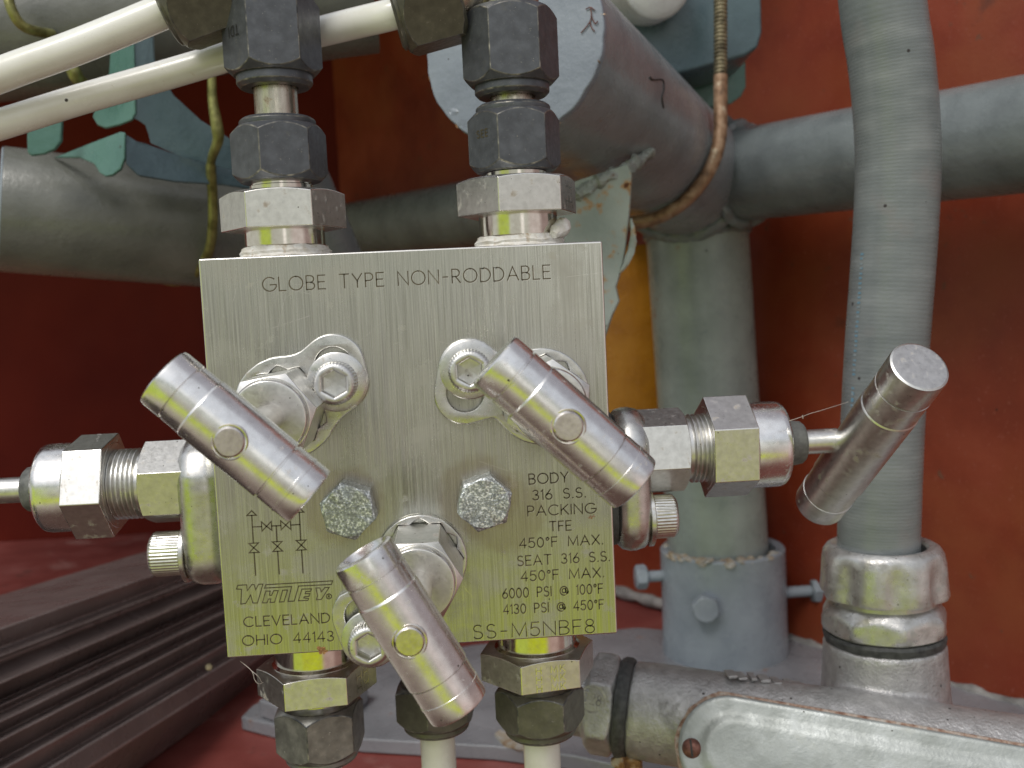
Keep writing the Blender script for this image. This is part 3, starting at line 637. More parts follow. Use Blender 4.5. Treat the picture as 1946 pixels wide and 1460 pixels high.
prof = [(-258, .640), (-262, .600), (-268, .592), (-266, .560), (-276, .545), (-271, .516), (-280, .506), (-276, .488), (-285, .474), (-282, .464), (-292, .4575), (-284, .431), (-297, .400), (-297, .394), (-290, .392), (-298, .379), (-296, .350), (-304, .346), (-380, .300), (-380, .74), (-270, .70)]
loop = []
for xr, k in prof:
    d = -xr * 0.84 * FPX / 1283.0; loop.append(P(0, 746 + 1283 * k, d - 240) - ev * 190)
prism(gm, loop, ev * 560)
obj('rail_stack', gm, 'rail', loc=loop[0] + ev * 200, bevel=0.9, seg=3, ang=20, edge='rail_highlight', label='dark brown ribbed metal rails lying in the lower left corner', cat='rails')
gm = polar(G(), frame(P(397, 1268, 190), (.3, -1, .3)), [(0, 1.2), (1.3, .9), (1.6, 0), (1.2, -4), (0, -5)], 14)
obj('rail_screw', gm, 'thread', loc=P(397, 1268, 190), label='tiny pale screw head at the lower edge of the brown rails', cat='screw')
gm = prism(G(), [PZ(x, y, Zf + 16) for x, y in ((490, 1330), (560, 1300), (640, 1290), (700, 1300), (660, 1340), (560, 1352))], (0, 0, -8.6))
obj('grey_block', gm, 'base_paint', loc=PZ(580, 1320, Zf + 16), bevel=1.2, label='low grey block on the base plate behind the lower left fitting', cat='block')
gm = prism(G(), [PZ(x, y, Zf + 24) for x, y in ((1120, 1195), (1215, 1175), (1260, 1190), (1240, 1250), (1150, 1262))], (0, 0, -16))

# ================================================================== FLEXIBLE CONDUIT, GLAND, CAST BODY
YC = 75
cp = [(1646, -330), (1676, 0), (1692, 110), (1702, 210), (1706, 310), (1702, 420), (1694, 540), (1685, 660), (1678, 780), (1673, 900), (1670, 1000), (1669, 1060)]
pts = spline([P(x, y, YC) for x, y in cp], 60)
rad = [12.85 + 0.022 * math.sin(k * 1.55) + 0.02 * mnoise.noise(V((k * .05, 0, 0))) for k in range(len(pts))]
hose = thing('flexible_conduit', 'grey ribbed flexible conduit curving down the right side', 'conduit', P(1669, 1030, YC))
obj('sheath', tube(G(), pts, rad, 56), 'conduit', hose)
# faded blue print along its left side: short dashes lying on the sheath
gm = G()
for k0 in list(range(330, 445, 9)) + list(range(455, 470, 6)):
    for w_ in range(2):
        i0 = k0 + w_ * 4; a0 = V((-1, -.33, 0)).normalized(); a1 = V((-1, -.44, 0)).normalized()
        q = [pts[i0] + a0 * 13.0, pts[i0] + a1 * 13.0, pts[i0 + 2] + a1 * 13.0, pts[i0 + 2] + a0 * 13.0]
        gm.add(q, [(0, 1, 2, 3)])
obj('printed_marks', gm, 'blue_ink', hose)
gt = P(1677, 1034, YC)
gl = thing('conduit_gland', 'silver scalloped cable gland gripping the grey conduit', 'cable gland', gt)
F = frame(gt, (0, 0, -1), (0, -1, 0)); sc = lambda a: (0.5 - 0.5 * math.cos(8 * (a + .2)))
rl = lambda R0, amp: (lambda a: R0 - amp * sc(a) ** 1.6)
gm = polar(G(), F, [(13.4, 5), (13.4, 1.0), (14.2, 0.1), (16.2, -.2), (17.6, .6), (rl(18.7, .3), 2.2), (rl(19.3, 1.3), 4.8), (rl(19.8, 2.1), 11.5), (rl(20.2, 1.9), 15.2), (rl(19.8, 1.5), 16.2), (16.6, 16.4), (13.4, 16)], 128, loop=True)
obj('gland_nut', gm, 'gland', gl)
gm = polar(G(), F, [(14, 14), (16.4, 15.5), (16.4, 18.4), (17.6, 19.2), (18.2, 20.4)], 64)
h12 = hexr(37.4, .1, 8)
polar(gm, F, [(18.2, 20.4), (lambda a: 19.0 + (h12(a) - 19.1) * .4, 21.6), (lambda a: min(h12(a), 20.0), 23.2), (lambda a: min(h12(a), 20.0), 26.0), (lambda a: 19.0 + (h12(a) - 19.1) * .3, 27.6), (17.5, 28.8), (14, 28.8)], 96)
obj('gland_body', gm, 'gland', gl)
gm = polar(G(), F, [(14, 28.4), (18.6, 28.4), (19.2, 29.4), (18.9, 31.4), (14, 31.6)], 80, loop=True)
obj('sealing_ring', wobble(gm, .35, .35, 3), 'rubber', gl)
# cast body
cb = thing('conduit_box', 'cast aluminium conduit body with a long bolted cover', 'conduit body', P(1600, 1420, 60))
bl = P(1196, 1346, 78); brt = P(2120, 1492, 34); bdir = (brt - bl).normalized()
gm = G(); hub0 = F @ V((0, 0, 31.0))
polar(gm, F, [(0, 31.4), (17.6, 31.2), (19.2, 32.0), (19.6, 40), (20.2, 50), (21.4, 56), (22, 64), (0, 66)], 64)
polar(gm, frame(bl, bdir, (0, 0, 1)), [(0, 0), (13.5, 0), (15.2, 1.2), (15.6, 8), (15.8, 30), (16, 120), (0, 122)], 56)
# cover frame: looks at the viewer and slightly up
cc = P(1388, 1424, 46); cx = (P(1946, 1530, 18) - cc).normalized()
cn = V((-.18, -.90, .42)); cn = (cn - cx * cn.dot(cx)).normalized(); FC = frame(cc, cn, cx)
def stadium(r_, ln, x0=0.0):
    return [(x0 + r_ * math.cos(R(t)), r_ * math.sin(R(t))) for t in range(90, 271, 9)] + [(ln + r_ * math.cos(R(t)), r_ * math.sin(R(t))) for t in range(-90, 91, 9)]
st = stadium(15.6, 140)
prism(gm, [FC @ V((x, y, -1.2)) for x, y in st], -cn * 24)
obj('cast_body', gm, 'cast', cb, remesh=0.9, smooth=7)
gm = sheet(G(), FC, [stadium(16.4, 140)], -1.6, 0.4, 0.3); wobble(gm, .55, .3, 7); obj('gasket', gm, 'gasket', cb)
loops_ = [(15.2, .4), (15.2, 1.9), (15.0, 2.3), (14.5, 2.55), (13.6, 2.62), (11.6, 2.62), (10.6, 2.72), (9.6, 3.0), (8.6, 3.35), (7.8, 3.5), (6.8, 3.55), (0.4, 3.6)]
gm = G(); vs = []; fs = []
for r_, z_ in loops_:
    vs += [FC @ V((x, y, z_)) for x, y in stadium(r_, 140, 0.0 if r_ > 12 else 1.5)]
nn_ = len(stadium(1, 140))
for k in range(len(loops_) - 1):
    fs += [(k * nn_ + i_, k * nn_ + (i_ + 1) % nn_, (k + 1) * nn_ + (i_ + 1) % nn_, (k + 1) * nn_ + i_) for i_ in range(nn_)]
fs.append(tuple((len(loops_) - 1) * nn_ + i_ for i_ in range(nn_)))
gm.add(vs, fs); cov = obj('cover', gm, 'cover', cb, ang=50)
c = P(1314, 1422, 46); loc_ = FC.inverted() @ c
gm = G(); Fs = FC @ Matrix.Translation((loc_.x, loc_.y, 2.5))
slot = lambda z_: z_
polar(gm, Fs, [(0, 1.5), (1.4, 1.45), (2.5, .9), (2.95, 0), (2.95, -.4), (0, -.4)], 40)
obj('cover_screw', gm, 'screw_brown', cov)
gm = G(); box(gm, (-.28, -2.4, 1.15), (.28, 2.4, 1.62)); gm.v = [Fs @ (Matrix.Rotation(.25, 4, 'Z') @ p) for p in gm.v]
obj('screw_slot', gm, 'dark', cov)
# raised cast marks on the shoulder between the hubs, and pits to the right
gm = G()
for k, (px, py) in enumerate(((1394, 1272), (1412, 1276), (1432, 1278), (1456, 1281), (1478, 1285), (1502, 1289), (1522, 1293), (1440, 1292), (1452, 1296))):
    q = P(px, py + 13, 63.5); box(gm, q + V((-1.8 + .5 * (k % 3), -.6, -.5)), q + V((1.2, 5, .35)))
obj('cast_marks', wobble(gm, .4, .6, 2), 'cast', cb, bevel=0.2)
# locknut and ring at its left end
nn = thing('conduit_nipple', 'cast nut marked B28 with a black ring on the conduit body', 'conduit nut', bl)
Fn = frame(bl, -bdir, (0, -1, 0))
gm = polar(G(), Fn, [(12.8, -1), (15.4, -.6), (16.2, .8), (16.2, 2.2), (15.4, 3.4), (12.8, 3.6)], 72, loop=True)
obj('sealing_ring', wobble(gm, .3, .4, 2), 'rubber', nn)
gm = G(); nut(gm, Fn, 3.2, 13.5, 29, R(-18), 9.0, .9, .9, .6); polar(gm, Fn, [(0, 13), (11.5, 13.4), (11, 24), (10.5, 26), (0, 26)], 48)
nb = obj('hex_nut', gm, 'cast', nn, remesh=0.7, smooth=4)
gm = G(); q = P(1126, 1329, 62.2); fu = (bdir + V((0, 0, -.1))).normalized(); fn = V((-.25, -.95, .15)).normalized(); fu = (fu - fn * fu.dot(fn)).normalized(); fv = fn.cross(fu)
stroke(gm, [q + fu * (4.0 * math.cos(t)) + fv * (4.0 * math.sin(t)) for t in [2 * PI * k / 28 for k in range(28)]], .7, fn, True, .3)
text(gm, 'B28', q - fu * 2.7 - fv * 1.5, q + fu * 2.7 - fv * 1.5, 3.2, fn, .5, .3, h=.3)
obj('raised_mark', gm, 'cast', nn)
gm = wobble(tube(G(), spline([bl + V((-3, -8, -14)), bl + V((-6, -6, -15.5)), bl + V((2, -9, -15))], 6), 2.4, 9), 1.0, .3, 8); obj('rust_crust', gm, 'rust', nn)

# ================================================================== INSTRUMENT TUBES AND TUBE FITTINGS
YV = 19.0                                              # axes of ports lie at mid depth of the block
def hexnut(parent, F, z0, z1, af, phi0, rin, m_='black', name='tube_nut', shoulder=None, edge='wear', label=None, **k):
    gm = G(); nut(gm, F, z0, z1, af, phi0, rin, **k)
    if shoulder:                                       # round collar on the tube side
        za, zb_, rr = shoulder
        polar(gm, F, [(rin, za), (rr, za), (rr + .15, za + (zb_ - za) * .15), (rr + .15, za + (zb_ - za) * .7), (rr - .8, zb_), (rin, zb_)], 72, loop=True)
    return obj(name, gm, m_, parent, bevel=0.24, seg=2, ang=24, edge=edge, label=label)
def stamp(parent, s, F, phi, z, r_, size, length, flip=False, m_='engrave'):
    nrm = (F.to_3x3() @ V((math.cos(phi), math.sin(phi), 0))).normalized(); zax = (F.to_3x3() @ V((0, 0, 1))).normalized()
    u = zax.cross(nrm).normalized()
    c_ = F @ V((r_ * math.cos(phi), r_ * math.sin(phi), z)); s_ = -1 if flip else 1
    v = nrm.cross(u * s_)
    gm = text(G(), s, c_ - u * s_ * length / 2 - v * size / 2, c_ + u * s_ * length / 2 - v * size / 2, size, nrm, .30, .4, h=.06)
    return obj('stamped_mark', gm, m_, parent)
def upper(xp, label, eb, en, en2, hexm, pz):
    """port connector on top of the block: tape, neck, hex body, adapter, tube nut, tube, second nut. pz: pixel rows of the joints"""
    base = P(*xp, YV); base.z = 47.92
    t = thing('tube_connector', label, 'tube connector', base, group='tube connectors screwed into the valve block')
    F = frame(base, (0, 0, 1), (0, -1, 0))
    z = lambda py: P(xp[0], py, YV - 10).z - base.z
    gm = polar(G(), F, [(0, 0), (11.6, 0), (11.8, .5), (11.2, 1.1), (11.4, 1.7), (10.8, 2.3), (10.7, 2.9), (9.4, 3.2), (0, 3.2)], 72)
    obj('thread_sealant', wobble(gm, .45, .35, xp[0]), 'tape', t)
    zs = [z(p_) for p_ in pz]
    gm = polar(G(), F, [(0, 2.4), (10.2, 2.4), (10.35, 2.9), (10.0, 3.2), (10.0, zs[0] + .6), (0, zs[0] + .6)], 72); obj('port_neck', gm, 'bright', t)
    hb = hexnut(t, F, zs[0], zs[1], 27.0, R(eb), 0, 'satin', 'hex_body', edge='satin_edge', c0=0, c1=.96, k=.35)
    gm = polar(G(), F, [(0, zs[1]), (7.6, zs[1]), (7.9, zs[1] + .2), (7.9, zs[1] + 1.6), (7.5, zs[1] + 1.8), (7.5, zs[2] + 1), (0, zs[2] + 1)], 56); obj('adapter', gm, 'bright', t)
    n1 = hexnut(t, F, zs[2], zs[3], 20.6, R(en), 5.6, 'black', shoulder=(zs[3] - .6, zs[3] + 1.9, 9.3))
    gm = tube(G(), [F @ V((0, 0, zs[3] - 3)), F @ V((0, 0, zs[4] + 4))], 5.35, 40); obj('port_tube', gm, 'tube_steel', t)
    return t, F, zs, hb
tl, FL, zl, hbl = upper((543, 474), 'left upper tube connector with large hex and black nut', -25, -14, -19, None, (432, 358, 338, 226, 148))
tr, FR, zr, hbr = upper((986, 452), 'right upper tube connector with torn white tape around its neck', -20, -23, -28, None, (403, 332, 318, 200, 160))
# torn tape on the right connector
gm = wobble(tube(G(), spline([FR @ V((8.4, 8.0, 2.6)), FR @ V((5.5, 10.4, 4.6)), FR @ V((1.5, 11.2, 4.9)), FR @ V((-2, 11, 3.0))], 6), [1.0 + 1.2 * math.sin(PI * k / 18) for k in range(19)], 10), .5, .4, 6)
obj('torn_tape', gm, 'tape', tr)
stamp(tr, 'SEE', FR, R(-53), (zr[2] + zr[3]) / 2 + 1.6, 10.35, 1.7, 4.2)
for k in range(2): stamp(tr, 'HH', FR, R(70), zr[0] + 2.5 + k * 3.6, 13.55, 2.8, 6, m_='satin_edge')
def elbow(F, zt, label, phi, side, conn, ydir, tube_pts):
    """union elbow above a connector: inverted nut, body, angled nut facing the white tube"""
    o_ = F @ V((0, 0, zt))
    t = thing('tube_elbow', label, 'tube elbow', o_, group='tube elbows above the valve block')
    Fz = frame(o_, F.to_3x3() @ V((0, 0, 1)), (0, -1, 0))
    return t, Fz
# --- left elbow
zN = zl[4] + .2
te, Fe = elbow(FL, zN, 'left black tube elbow marked TDI joining the thick upper white tube', -19, -1, None, None, None)
hexnut(te, Fe, 2.4, 21.5, 20.9, R(-19), 5.6, 'black', shoulder=(2.8, -0.6, 9.2))
stamp(te, 'TDI', Fe, R(-49), 12.0, 10.55, 2.3, 4.4, flip=True, m_='dark')
gm = polar(G(), Fe, [(0, 21), (7.4, 21), (7.6, 22), (7.6, 26), (8.8, 27), (8.8, 46), (0, 46)], 40)
tq = P(372, 12, YV + 3); tp = P(300, 35, YV + 4)
td = (P(320, 22, YV) - P(0, 142, YV)).normalized()
mid = Fe @ V((0, 0, 33)); tube(gm, [mid, tq + td * 6], 7.6, 32); obj('elbow_body', gm, 'tube_steel', te, ang=40)
Fq = frame(P(318, 18, YV + 1), td, (0, -1, 0))
hexnut(te, Fq, 0.8, 17.0, 20.6, R(4), 4.8, 'black_olive', 'side_nut', shoulder=(1.2, -0.6, 9.0))
# --- right elbow
zN = zr[4] - .4
t2, Fr2 = elbow(FR, zN, 'right black tube elbow joining the thin lower white tube', -28, -1, None, None, None)
hexnut(t2, Fr2, 2.0, 20.6, 21.2, R(-28), 5.6, 'black', shoulder=(2.4, -0.8, 9.3))
gm = polar(G(), Fr2, [(0, 20), (7.6, 20), (7.8, 21), (7.6, 25), (9.2, 26), (9.2, 46), (0, 46)], 40)
td2 = (P(745, 28, YV) - P(380, 130, YV)).normalized()
F2 = frame(P(752, 26, YV + 1), td2, (0, -1, 0))
tube(gm, [Fr2 @ V((0, 0, 31)), F2 @ V((0, 0, 14))], 7.4, 32); obj('elbow_body', gm, 'tube_steel', t2, ang=40)
hexnut(t2, F2, 0.8, 16.5, 20.6, R(2), 4.8, 'black_olive', 'side_nut', shoulder=(1.2, -0.6, 9.0))
# white tubes
pts = spline([P(-160, 196, YV), P(-60, 165, YV), P(40, 128, YV), P(140, 92, YV), P(240, 52, YV), P(345, 8, YV)], 12)
obj('instrument_tube', tube(G(), pts, 4.2, 40), 'white', loc=P(160, 85, YV), label='thick white painted tube running into the left elbow', cat='tube', group='white instrument tubes')
pts = spline([P(-160, 282, YV + 8), P(-20, 243, YV + 7), P(150, 190, YV + 12), P(300, 147, YV + 16), P(450, 103, YV + 17), P(560, 73, YV + 16), P(660, 48, YV + 8), P(740, 29, YV + 1), P(790, 15, YV + 1)], 12)
obj('instrument_tube', tube(G(), pts, 3.85, 40), 'white', loc=P(300, 150, YV), label='thinner white painted tube passing behind the left fitting to the right elbow', cat='tube', group='white instrument tubes')
# ---- lower connectors
def lower(xp, Y, label, eb, en, m_, pz, hexed=True, af=20.6):
    base = P(*xp, Y); base.z = -47.92
    t = thing('tube_connector', label, 'tube connector', base, group='tube connectors screwed into the valve block')
    F = frame(base, (0, 0, -1), (0, -1, 0))
    z = lambda py: base.z - P(xp[0] + 8, py, Y - 11).z
    zs = [z(p_) for p_ in pz]
    if hexed:
        gm = polar(G(), F, [(0, 0), (10.4, 0), (10.4, zs[0] - .8), (11.2, zs[0] - .2), (11.2, zs[0] + .5), (0, zs[0] + .5)], 64); obj('port_neck', gm, 'bright', t)
        hexnut(t, F, zs[0], zs[1], 26.6, R(-eb), 0, 'satin', 'hex_body', edge='satin_edge', c0=.97, c1=0, k=.35)
        gm = polar(G(), F, [(0, zs[1]), (8.6, zs[1]), (8.6, zs[1] + .8), (7.6, zs[1] + 1.2), (7.6, zs[2] + 2), (0, zs[2] + 2)], 48); obj('adapter', gm, 'bright', t)
    else:
        gm = polar(G(), F, [(0, -10), (7.6, -10), (7.6, zs[2] + 2), (0, zs[2] + 2)], 48); obj('adapter', gm, 'tube_steel', t)
    hexnut(t, F, zs[2], zs[3], af, R(-en), 5.2, m_, shoulder=(zs[3] - .6, zs[3] + 2.2, af / 2 - 1.0))
    gm = tube(G(), [F @ V((0, 0, zs[3] - 4)), F @ V((0, 0, zs[3] + 40))], 4.9, 36); obj('port_tube', gm, 'white', t)
    return t, F, zs
l1, FB, zbl = lower((600, 1245), YV, 'left lower tube connector with a worn grey nut', -23.5, -8, 'grey_oxide', (1283, 1340, 1364, 1462))
l2, FB2, zbr = lower((1020, 1214), YV, 'right lower tube connector with stamped hex and olive black nut', -20, -33, 'black_olive', (1252, 1310, 1330, 1412))
l3, FB3, zbm = lower((822, 1230), 34, 'middle lower tube connector, dark nut half hidden by the bar handle', -20, -10, 'black_olive', (1240, 1290, 1322, 1402), False, 20.0)
for k, s in enumerate(('H MK', 'H MK', 'H MK')):
    gm = G(); c = FB2.to_3x3() @ V((math.cos(R(-10)), math.sin(R(-10)), 0))
    stamp(l2, s, FB2, R(-10), zbr[0] + 2.2 + k * 2.3, 13.35, 1.7, 7.5, flip=True, m_='satin_edge')
for k in range(2): stamp(l1, 'HH', FB, R(-68), zbl[0] + 2.6 + k * 2.9, 13.35, 2.0, 6, m_='satin_edge')

# ================================================================== THE VALVE MANIFOLD
mf = thing('valve_manifold', 'square brushed steel five valve manifold block with engraved lettering and bar handles', 'valve manifold', (0, 19, 0))
gm = box(G(), (-47.5, 0, -47.92), (47.5, 38, 47.92))
blk_ = obj('body_block', gm, 'brushed', mf, bevel=0.45, seg=2, edge='satin_edge')
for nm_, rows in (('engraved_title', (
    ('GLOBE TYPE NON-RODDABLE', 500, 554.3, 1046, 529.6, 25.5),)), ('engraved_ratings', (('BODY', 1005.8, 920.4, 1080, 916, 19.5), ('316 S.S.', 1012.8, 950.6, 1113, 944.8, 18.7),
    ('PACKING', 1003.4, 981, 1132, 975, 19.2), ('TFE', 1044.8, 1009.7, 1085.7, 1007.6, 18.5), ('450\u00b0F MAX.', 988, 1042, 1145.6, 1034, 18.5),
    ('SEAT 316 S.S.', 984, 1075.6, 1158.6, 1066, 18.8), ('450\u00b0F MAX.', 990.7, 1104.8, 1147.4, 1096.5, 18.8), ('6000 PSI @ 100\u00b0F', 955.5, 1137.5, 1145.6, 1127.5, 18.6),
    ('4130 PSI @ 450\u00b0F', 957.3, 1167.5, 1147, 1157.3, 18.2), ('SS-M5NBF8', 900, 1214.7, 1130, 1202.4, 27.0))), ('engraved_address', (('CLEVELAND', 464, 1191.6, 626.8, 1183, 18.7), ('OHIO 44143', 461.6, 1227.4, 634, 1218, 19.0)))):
    gm = G(); glint = V((.10, 0, -.11))  # bright ribbon beside each stroke, a painted glint of the groove edge
    for s, ax_, ay, bx, by, hh in rows: text(gm, s, P(ax_, ay) + glint, P(bx, by) + glint, hh * .1255, FRONT, 0.26, .24, h=.03)
    n_glint = len(gm.f)
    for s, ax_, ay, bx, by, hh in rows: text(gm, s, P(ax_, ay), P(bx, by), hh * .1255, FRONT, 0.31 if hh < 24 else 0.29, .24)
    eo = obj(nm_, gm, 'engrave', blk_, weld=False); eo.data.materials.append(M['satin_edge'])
    for p_ in eo.data.polygons: p_.material_index = 1 if p_.index < n_glint else 0
gm = G(); Q = lambda x, y: P(400 + x / 4.0567, 900 + y / 4.0567)
for q, cl_ in (([(317, 287), (280, 325), (353, 322)], 1), ([(318, 322), (330, 535)], 0), ([(295, 540), (370, 535), (333, 573)], 1), ([(333, 573), (298, 612), (375, 608)], 1), ([(336, 610), (348, 785)], 0),
               ([(325, 412), (392, 410)], 0), ([(392, 373), (397, 445), (432, 408)], 1), ([(432, 408), (468, 370), (473, 437)], 1), ([(473, 405), (540, 402)], 0), ([(540, 365), (545, 435), (580, 398)], 1),
               ([(580, 398), (615, 362), (620, 432)], 1), ([(620, 398), (690, 393)], 0), ([(507, 404), (513, 525)], 0), ([(477, 528), (552, 524), (516, 562)], 1), ([(516, 562), (482, 602), (556, 598)], 1), ([(518, 600), (530, 775)], 0),
               ([(683, 265), (648, 302), (720, 298)], 1), ([(685, 300), (695, 513)], 0), ([(660, 517), (736, 513), (700, 552)], 1), ([(700, 552), (664, 592), (739, 588)], 1), ([(702, 590), (713, 768)], 0)):
    stroke(gm, [Q(*p) for p in q], 0.30, FRONT, bool(cl_))
obj('flow_diagram', gm, 'engrave', blk_)
gm = G(); Q = lambda x, y: P(440 + x / 9.73, 1095 + y / 9.73)
for q in ([(90, 240), (115, 172), (280, 162), (290, 272), (375, 158), (418, 158), (447, 255), (500, 152), (580, 148), (480, 498), (395, 498), (352, 350), (262, 505), (172, 518), (185, 245)],
          [(610, 222), (635, 160), (1868, 88), (1848, 155), (1240, 185), (1160, 462), (1045, 470), (1110, 195)],
          [(572, 495), (632, 278), (716, 278), (700, 352), (742, 355), (778, 272), (862, 268), (795, 485), (712, 488), (728, 425), (682, 425), (655, 495)],
          [(885, 480), (945, 262), (1036, 258), (970, 475)],
          [(1236, 458), (1300, 242), (1480, 236), (1462, 282), (1375, 285), (1362, 325), (1448, 325), (1432, 375), (1345, 382), (1336, 405), (1425, 415), (1412, 448)],
          [(1560, 222), (1632, 218), (1660, 290), (1725, 212), (1805, 210), (1660, 432), (1570, 438), (1590, 360)]):
    stroke(gm, [Q(*p) for p in q], 0.24, FRONT, True)
cq = Q(1800, 375)
for r_, w_ in ((.62, .22),): stroke(gm, [cq + V((r_ * math.cos(t), 0, r_ * math.sin(t))) for t in [2 * PI * k / 20 for k in range(20)]], w_, FRONT, True)
text(gm, 'R', cq + V((-.2, 0, -.32)), cq + V((.22, 0, -.32)), .64, FRONT, .16)
obj('maker_logo', gm, 'engrave', blk_)
gm = G(); rs = random.Random(5)
for k in range(34):
    x0_, z0_ = rs.uniform(-45, 45), rs.uniform(-45, 45); an = rs.gauss(0.5, 0.8) + (PI if rs.random() < .5 else 0); ln = rs.uniform(2, 11)
    stroke(gm, [V((x0_ + math.cos(an) * ln * t + .25 * math.sin(3 * t + k), 0, z0_ + math.sin(an) * ln * t)) for t in (0, .25, .5, .75, 1)], rs.uniform(.03, .08), FRONT, False, .015)
gm.v = [V((max(-47.2, min(47.2, p.x)), p.y, max(-47.4, min(47.4, p.z)))) for p in gm.v]
obj('scratch', gm, 'satin_edge', blk_, weld=False)['kind'] = 'stuff'
# rust specks on the plate
for px, py, r_ in ((610, 1235, .9), (617, 1238, .6), (1122, 983, .45), (1128, 981, .3)):
    c = P(px, py); obj('rust_speck', polar(G(), frame(c, FRONT), [(0, .12), (lambda a: r_ * (1 + .35 * math.sin(3 * a + px)), .06)], 18), 'rust', blk_)
# zinc hex bolts
for px, py, a_, tilt in ((661, 973, 79, .0), (920, 958, 104, .02)):
    c = P(px, py, -5.5); gm = G(); F = frame(V((c.x, 0, c.z)), (tilt, -1, .01), (1, 0, 0))
    nut(gm, F, 0, 6.0, 12.0, R(-a_), 0, 0, .93, .55)
    wobble(gm, .28, .45, px); bo = obj('hex_bolt', gm, 'zinc', mf, bevel=0.5, seg=3, ang=25)
c = P(943, 952, -6.3); gm = stroke(G(), [c + V((1.1 * math.cos(t), 0, 1.1 * math.sin(t))) for t in [2 * PI * k / 20 for k in range(20)]], .5, FRONT, True, .12)
obj('stamped_ring', gm, 'zinc', bo)

# ---- valves
def capsule_sdf(p, a, b, r_):
    pa_, ba = p - a, b - a; h = max(0, min(1, pa_.dot(ba) / max(1e-9, ba.dot(ba)))); return (pa_ - ba * h).length - r_
def lock_outline(rr, a, b, rl_, k=5.0, n=140, hull=None):
    """outline round a ring of radius rr at the origin joined smoothly to a capsule lobe a-b"""
    out = []
    for i in range(n):
        t = 2 * PI * i / n; d = V((math.cos(t), math.sin(t))); lo, hi = 0.0, 60.0
        x = 40.0
        while x > 1:
            p = d * x; s1 = p.length - rr; s2 = capsule_sdf(p, a, b, rl_)
            if hull:
                if min((p - c_ * (q_ / 24)).length - (rr + (rl_ - rr) * q_ / 24) for c_ in hull for q_ in range(25)) <= 0: break
                x -= 0.1; continue
            h = max(k - abs(s1 - s2), 0) / k; s = min(s1, s2) - h * h * k / 4
            if s <= 0: break
            x -= 0.05
        out.append((d.x * x, d.y * x))
    return out
def cap_loop(a, b, r_, n=14):
    u = (b - a).normalized() if (b - a).length > 1e-6 else V((1, 0)); ang0 = math.atan2(u.y, u.x)
    return [(b.x + r_ * math.cos(ang0 - PI / 2 + PI * k / n), b.y + r_ * math.sin(ang0 - PI / 2 + PI * k / n)) for k in range(n + 1)] + \
           [(a.x + r_ * math.cos(ang0 + PI / 2 + PI * k / n), a.y + r_ * math.sin(ang0 + PI / 2 + PI * k / n)) for k in range(n + 1)]
def star(r0, r1, n=12, phi=0.0, m=6):
    return [((r0 + (r1 - r0) * abs(((i / m) % 1) * 2 - 1)) * math.cos(phi + 2 * PI * i / (n * m)), (r0 + (r1 - r0) * abs(((i / m) % 1) * 2 - 1)) * math.sin(phi + 2 * PI * i / (n * m))) for i in range(n * m)]
def screw(parent, F, rh, hh, rs, knurl=36):
    """socket head cap screw with washer, head top at hh"""
    gm = polar(G(), F, [(2.5, 0), (rh + 1.7, 0), (rh + 1.9, .2), (rh + 1.9, 1.1), (rh + 1.6, 1.3), (2.5, 1.3)], 60, loop=True); obj('washer', gm, 'plate', parent)
    kn = lambda r0: (lambda a: r0 - 0.14 + 0.14 * math.cos(knurl * a))
    hs = hexr(rs, .5)
    gm = polar(G(), F, [(2.5, 1.2), (rh - .2, 1.3), (rh - .1, 1.8), (kn(rh), 2.0), (kn(rh), hh - 1.1), (rh - .25, hh - .6), (rh - 1.0, hh), (lambda a: hs(a) + .35, hh), (hs, hh - .3), (hs, hh - 3.4), (0, hh - 3.8)], knurl * 5)
    return obj('cap_screw', gm, 'satin', parent, ang=50)
def handle(parent, c, axis, L_, R_, stem_dir, rec0=0.0, rec1=0.0, pin=True, m_='turned'):
    F = frame(c, axis, stem_dir); h = L_ / 2; r1, r2 = R_ * .965, R_ * .90
    e = lambda rec: [(0, rec), (R_ * .55, rec * .9), (R_ * .74, rec * .35), (R_ * .80, 0), (R_ * .88, 0.03), (R_ * .945, .3), (r1, .9)]
    k = L_ / 40.0
    A_ = [(r_, -h + z_) for r_, z_ in e(rec0)]
    B_ = [(r_, h - z_) for r_, z_ in e(rec1)][::-1]
    prof = A_ + [(r1, -h + 5 * k), (r2, -h + 5 * k + .12), (r2, -h + 5 * k + .42), (r1, -h + 5 * k + .55), (r1, -h + 10 * k), (r1 + .02, -h + 10 * k + .02), (R_, -h + 10 * k + .42),
                 (R_, h - 9.3 * k), (r2 + .1, h - 9.3 * k + .1), (r2 + .1, h - 9.3 * k + .4), (r1, h - 9.3 * k + .5), (r1, h - 4.4 * k - .3), (r1 + .12, h - 4.4 * k - .25), (r1 + .12, h - 4.4 * k + .25), (r1, h - 4.4 * k + .3)] + B_
    hd = obj('handle', polar(G(), F, prof, 72), m_, parent, ang=22)
    if pin:
        Fp = frame(c, stem_dir, axis); rp = R_ * .47
        gm = polar(G(), Fp, [(rp + .35, R_ - 1.6), (rp + .35, R_ - .16), (rp + .2, R_ - .02), (rp, R_ - .06), (rp, R_ - 1.6)], 48, loop=True); obj('pin_collar', gm, 'bright', parent)
        gm = polar(G(), Fp, [(rp - .22, R_ - 1.6), (rp - .22, R_ + .05), (rp - .5, R_ + .32), (rp * .5, R_ + .34), (0, R_ + .3)], 48); obj('handle_pin', gm, 'pin', parent)
    return hd
HC = 54.0
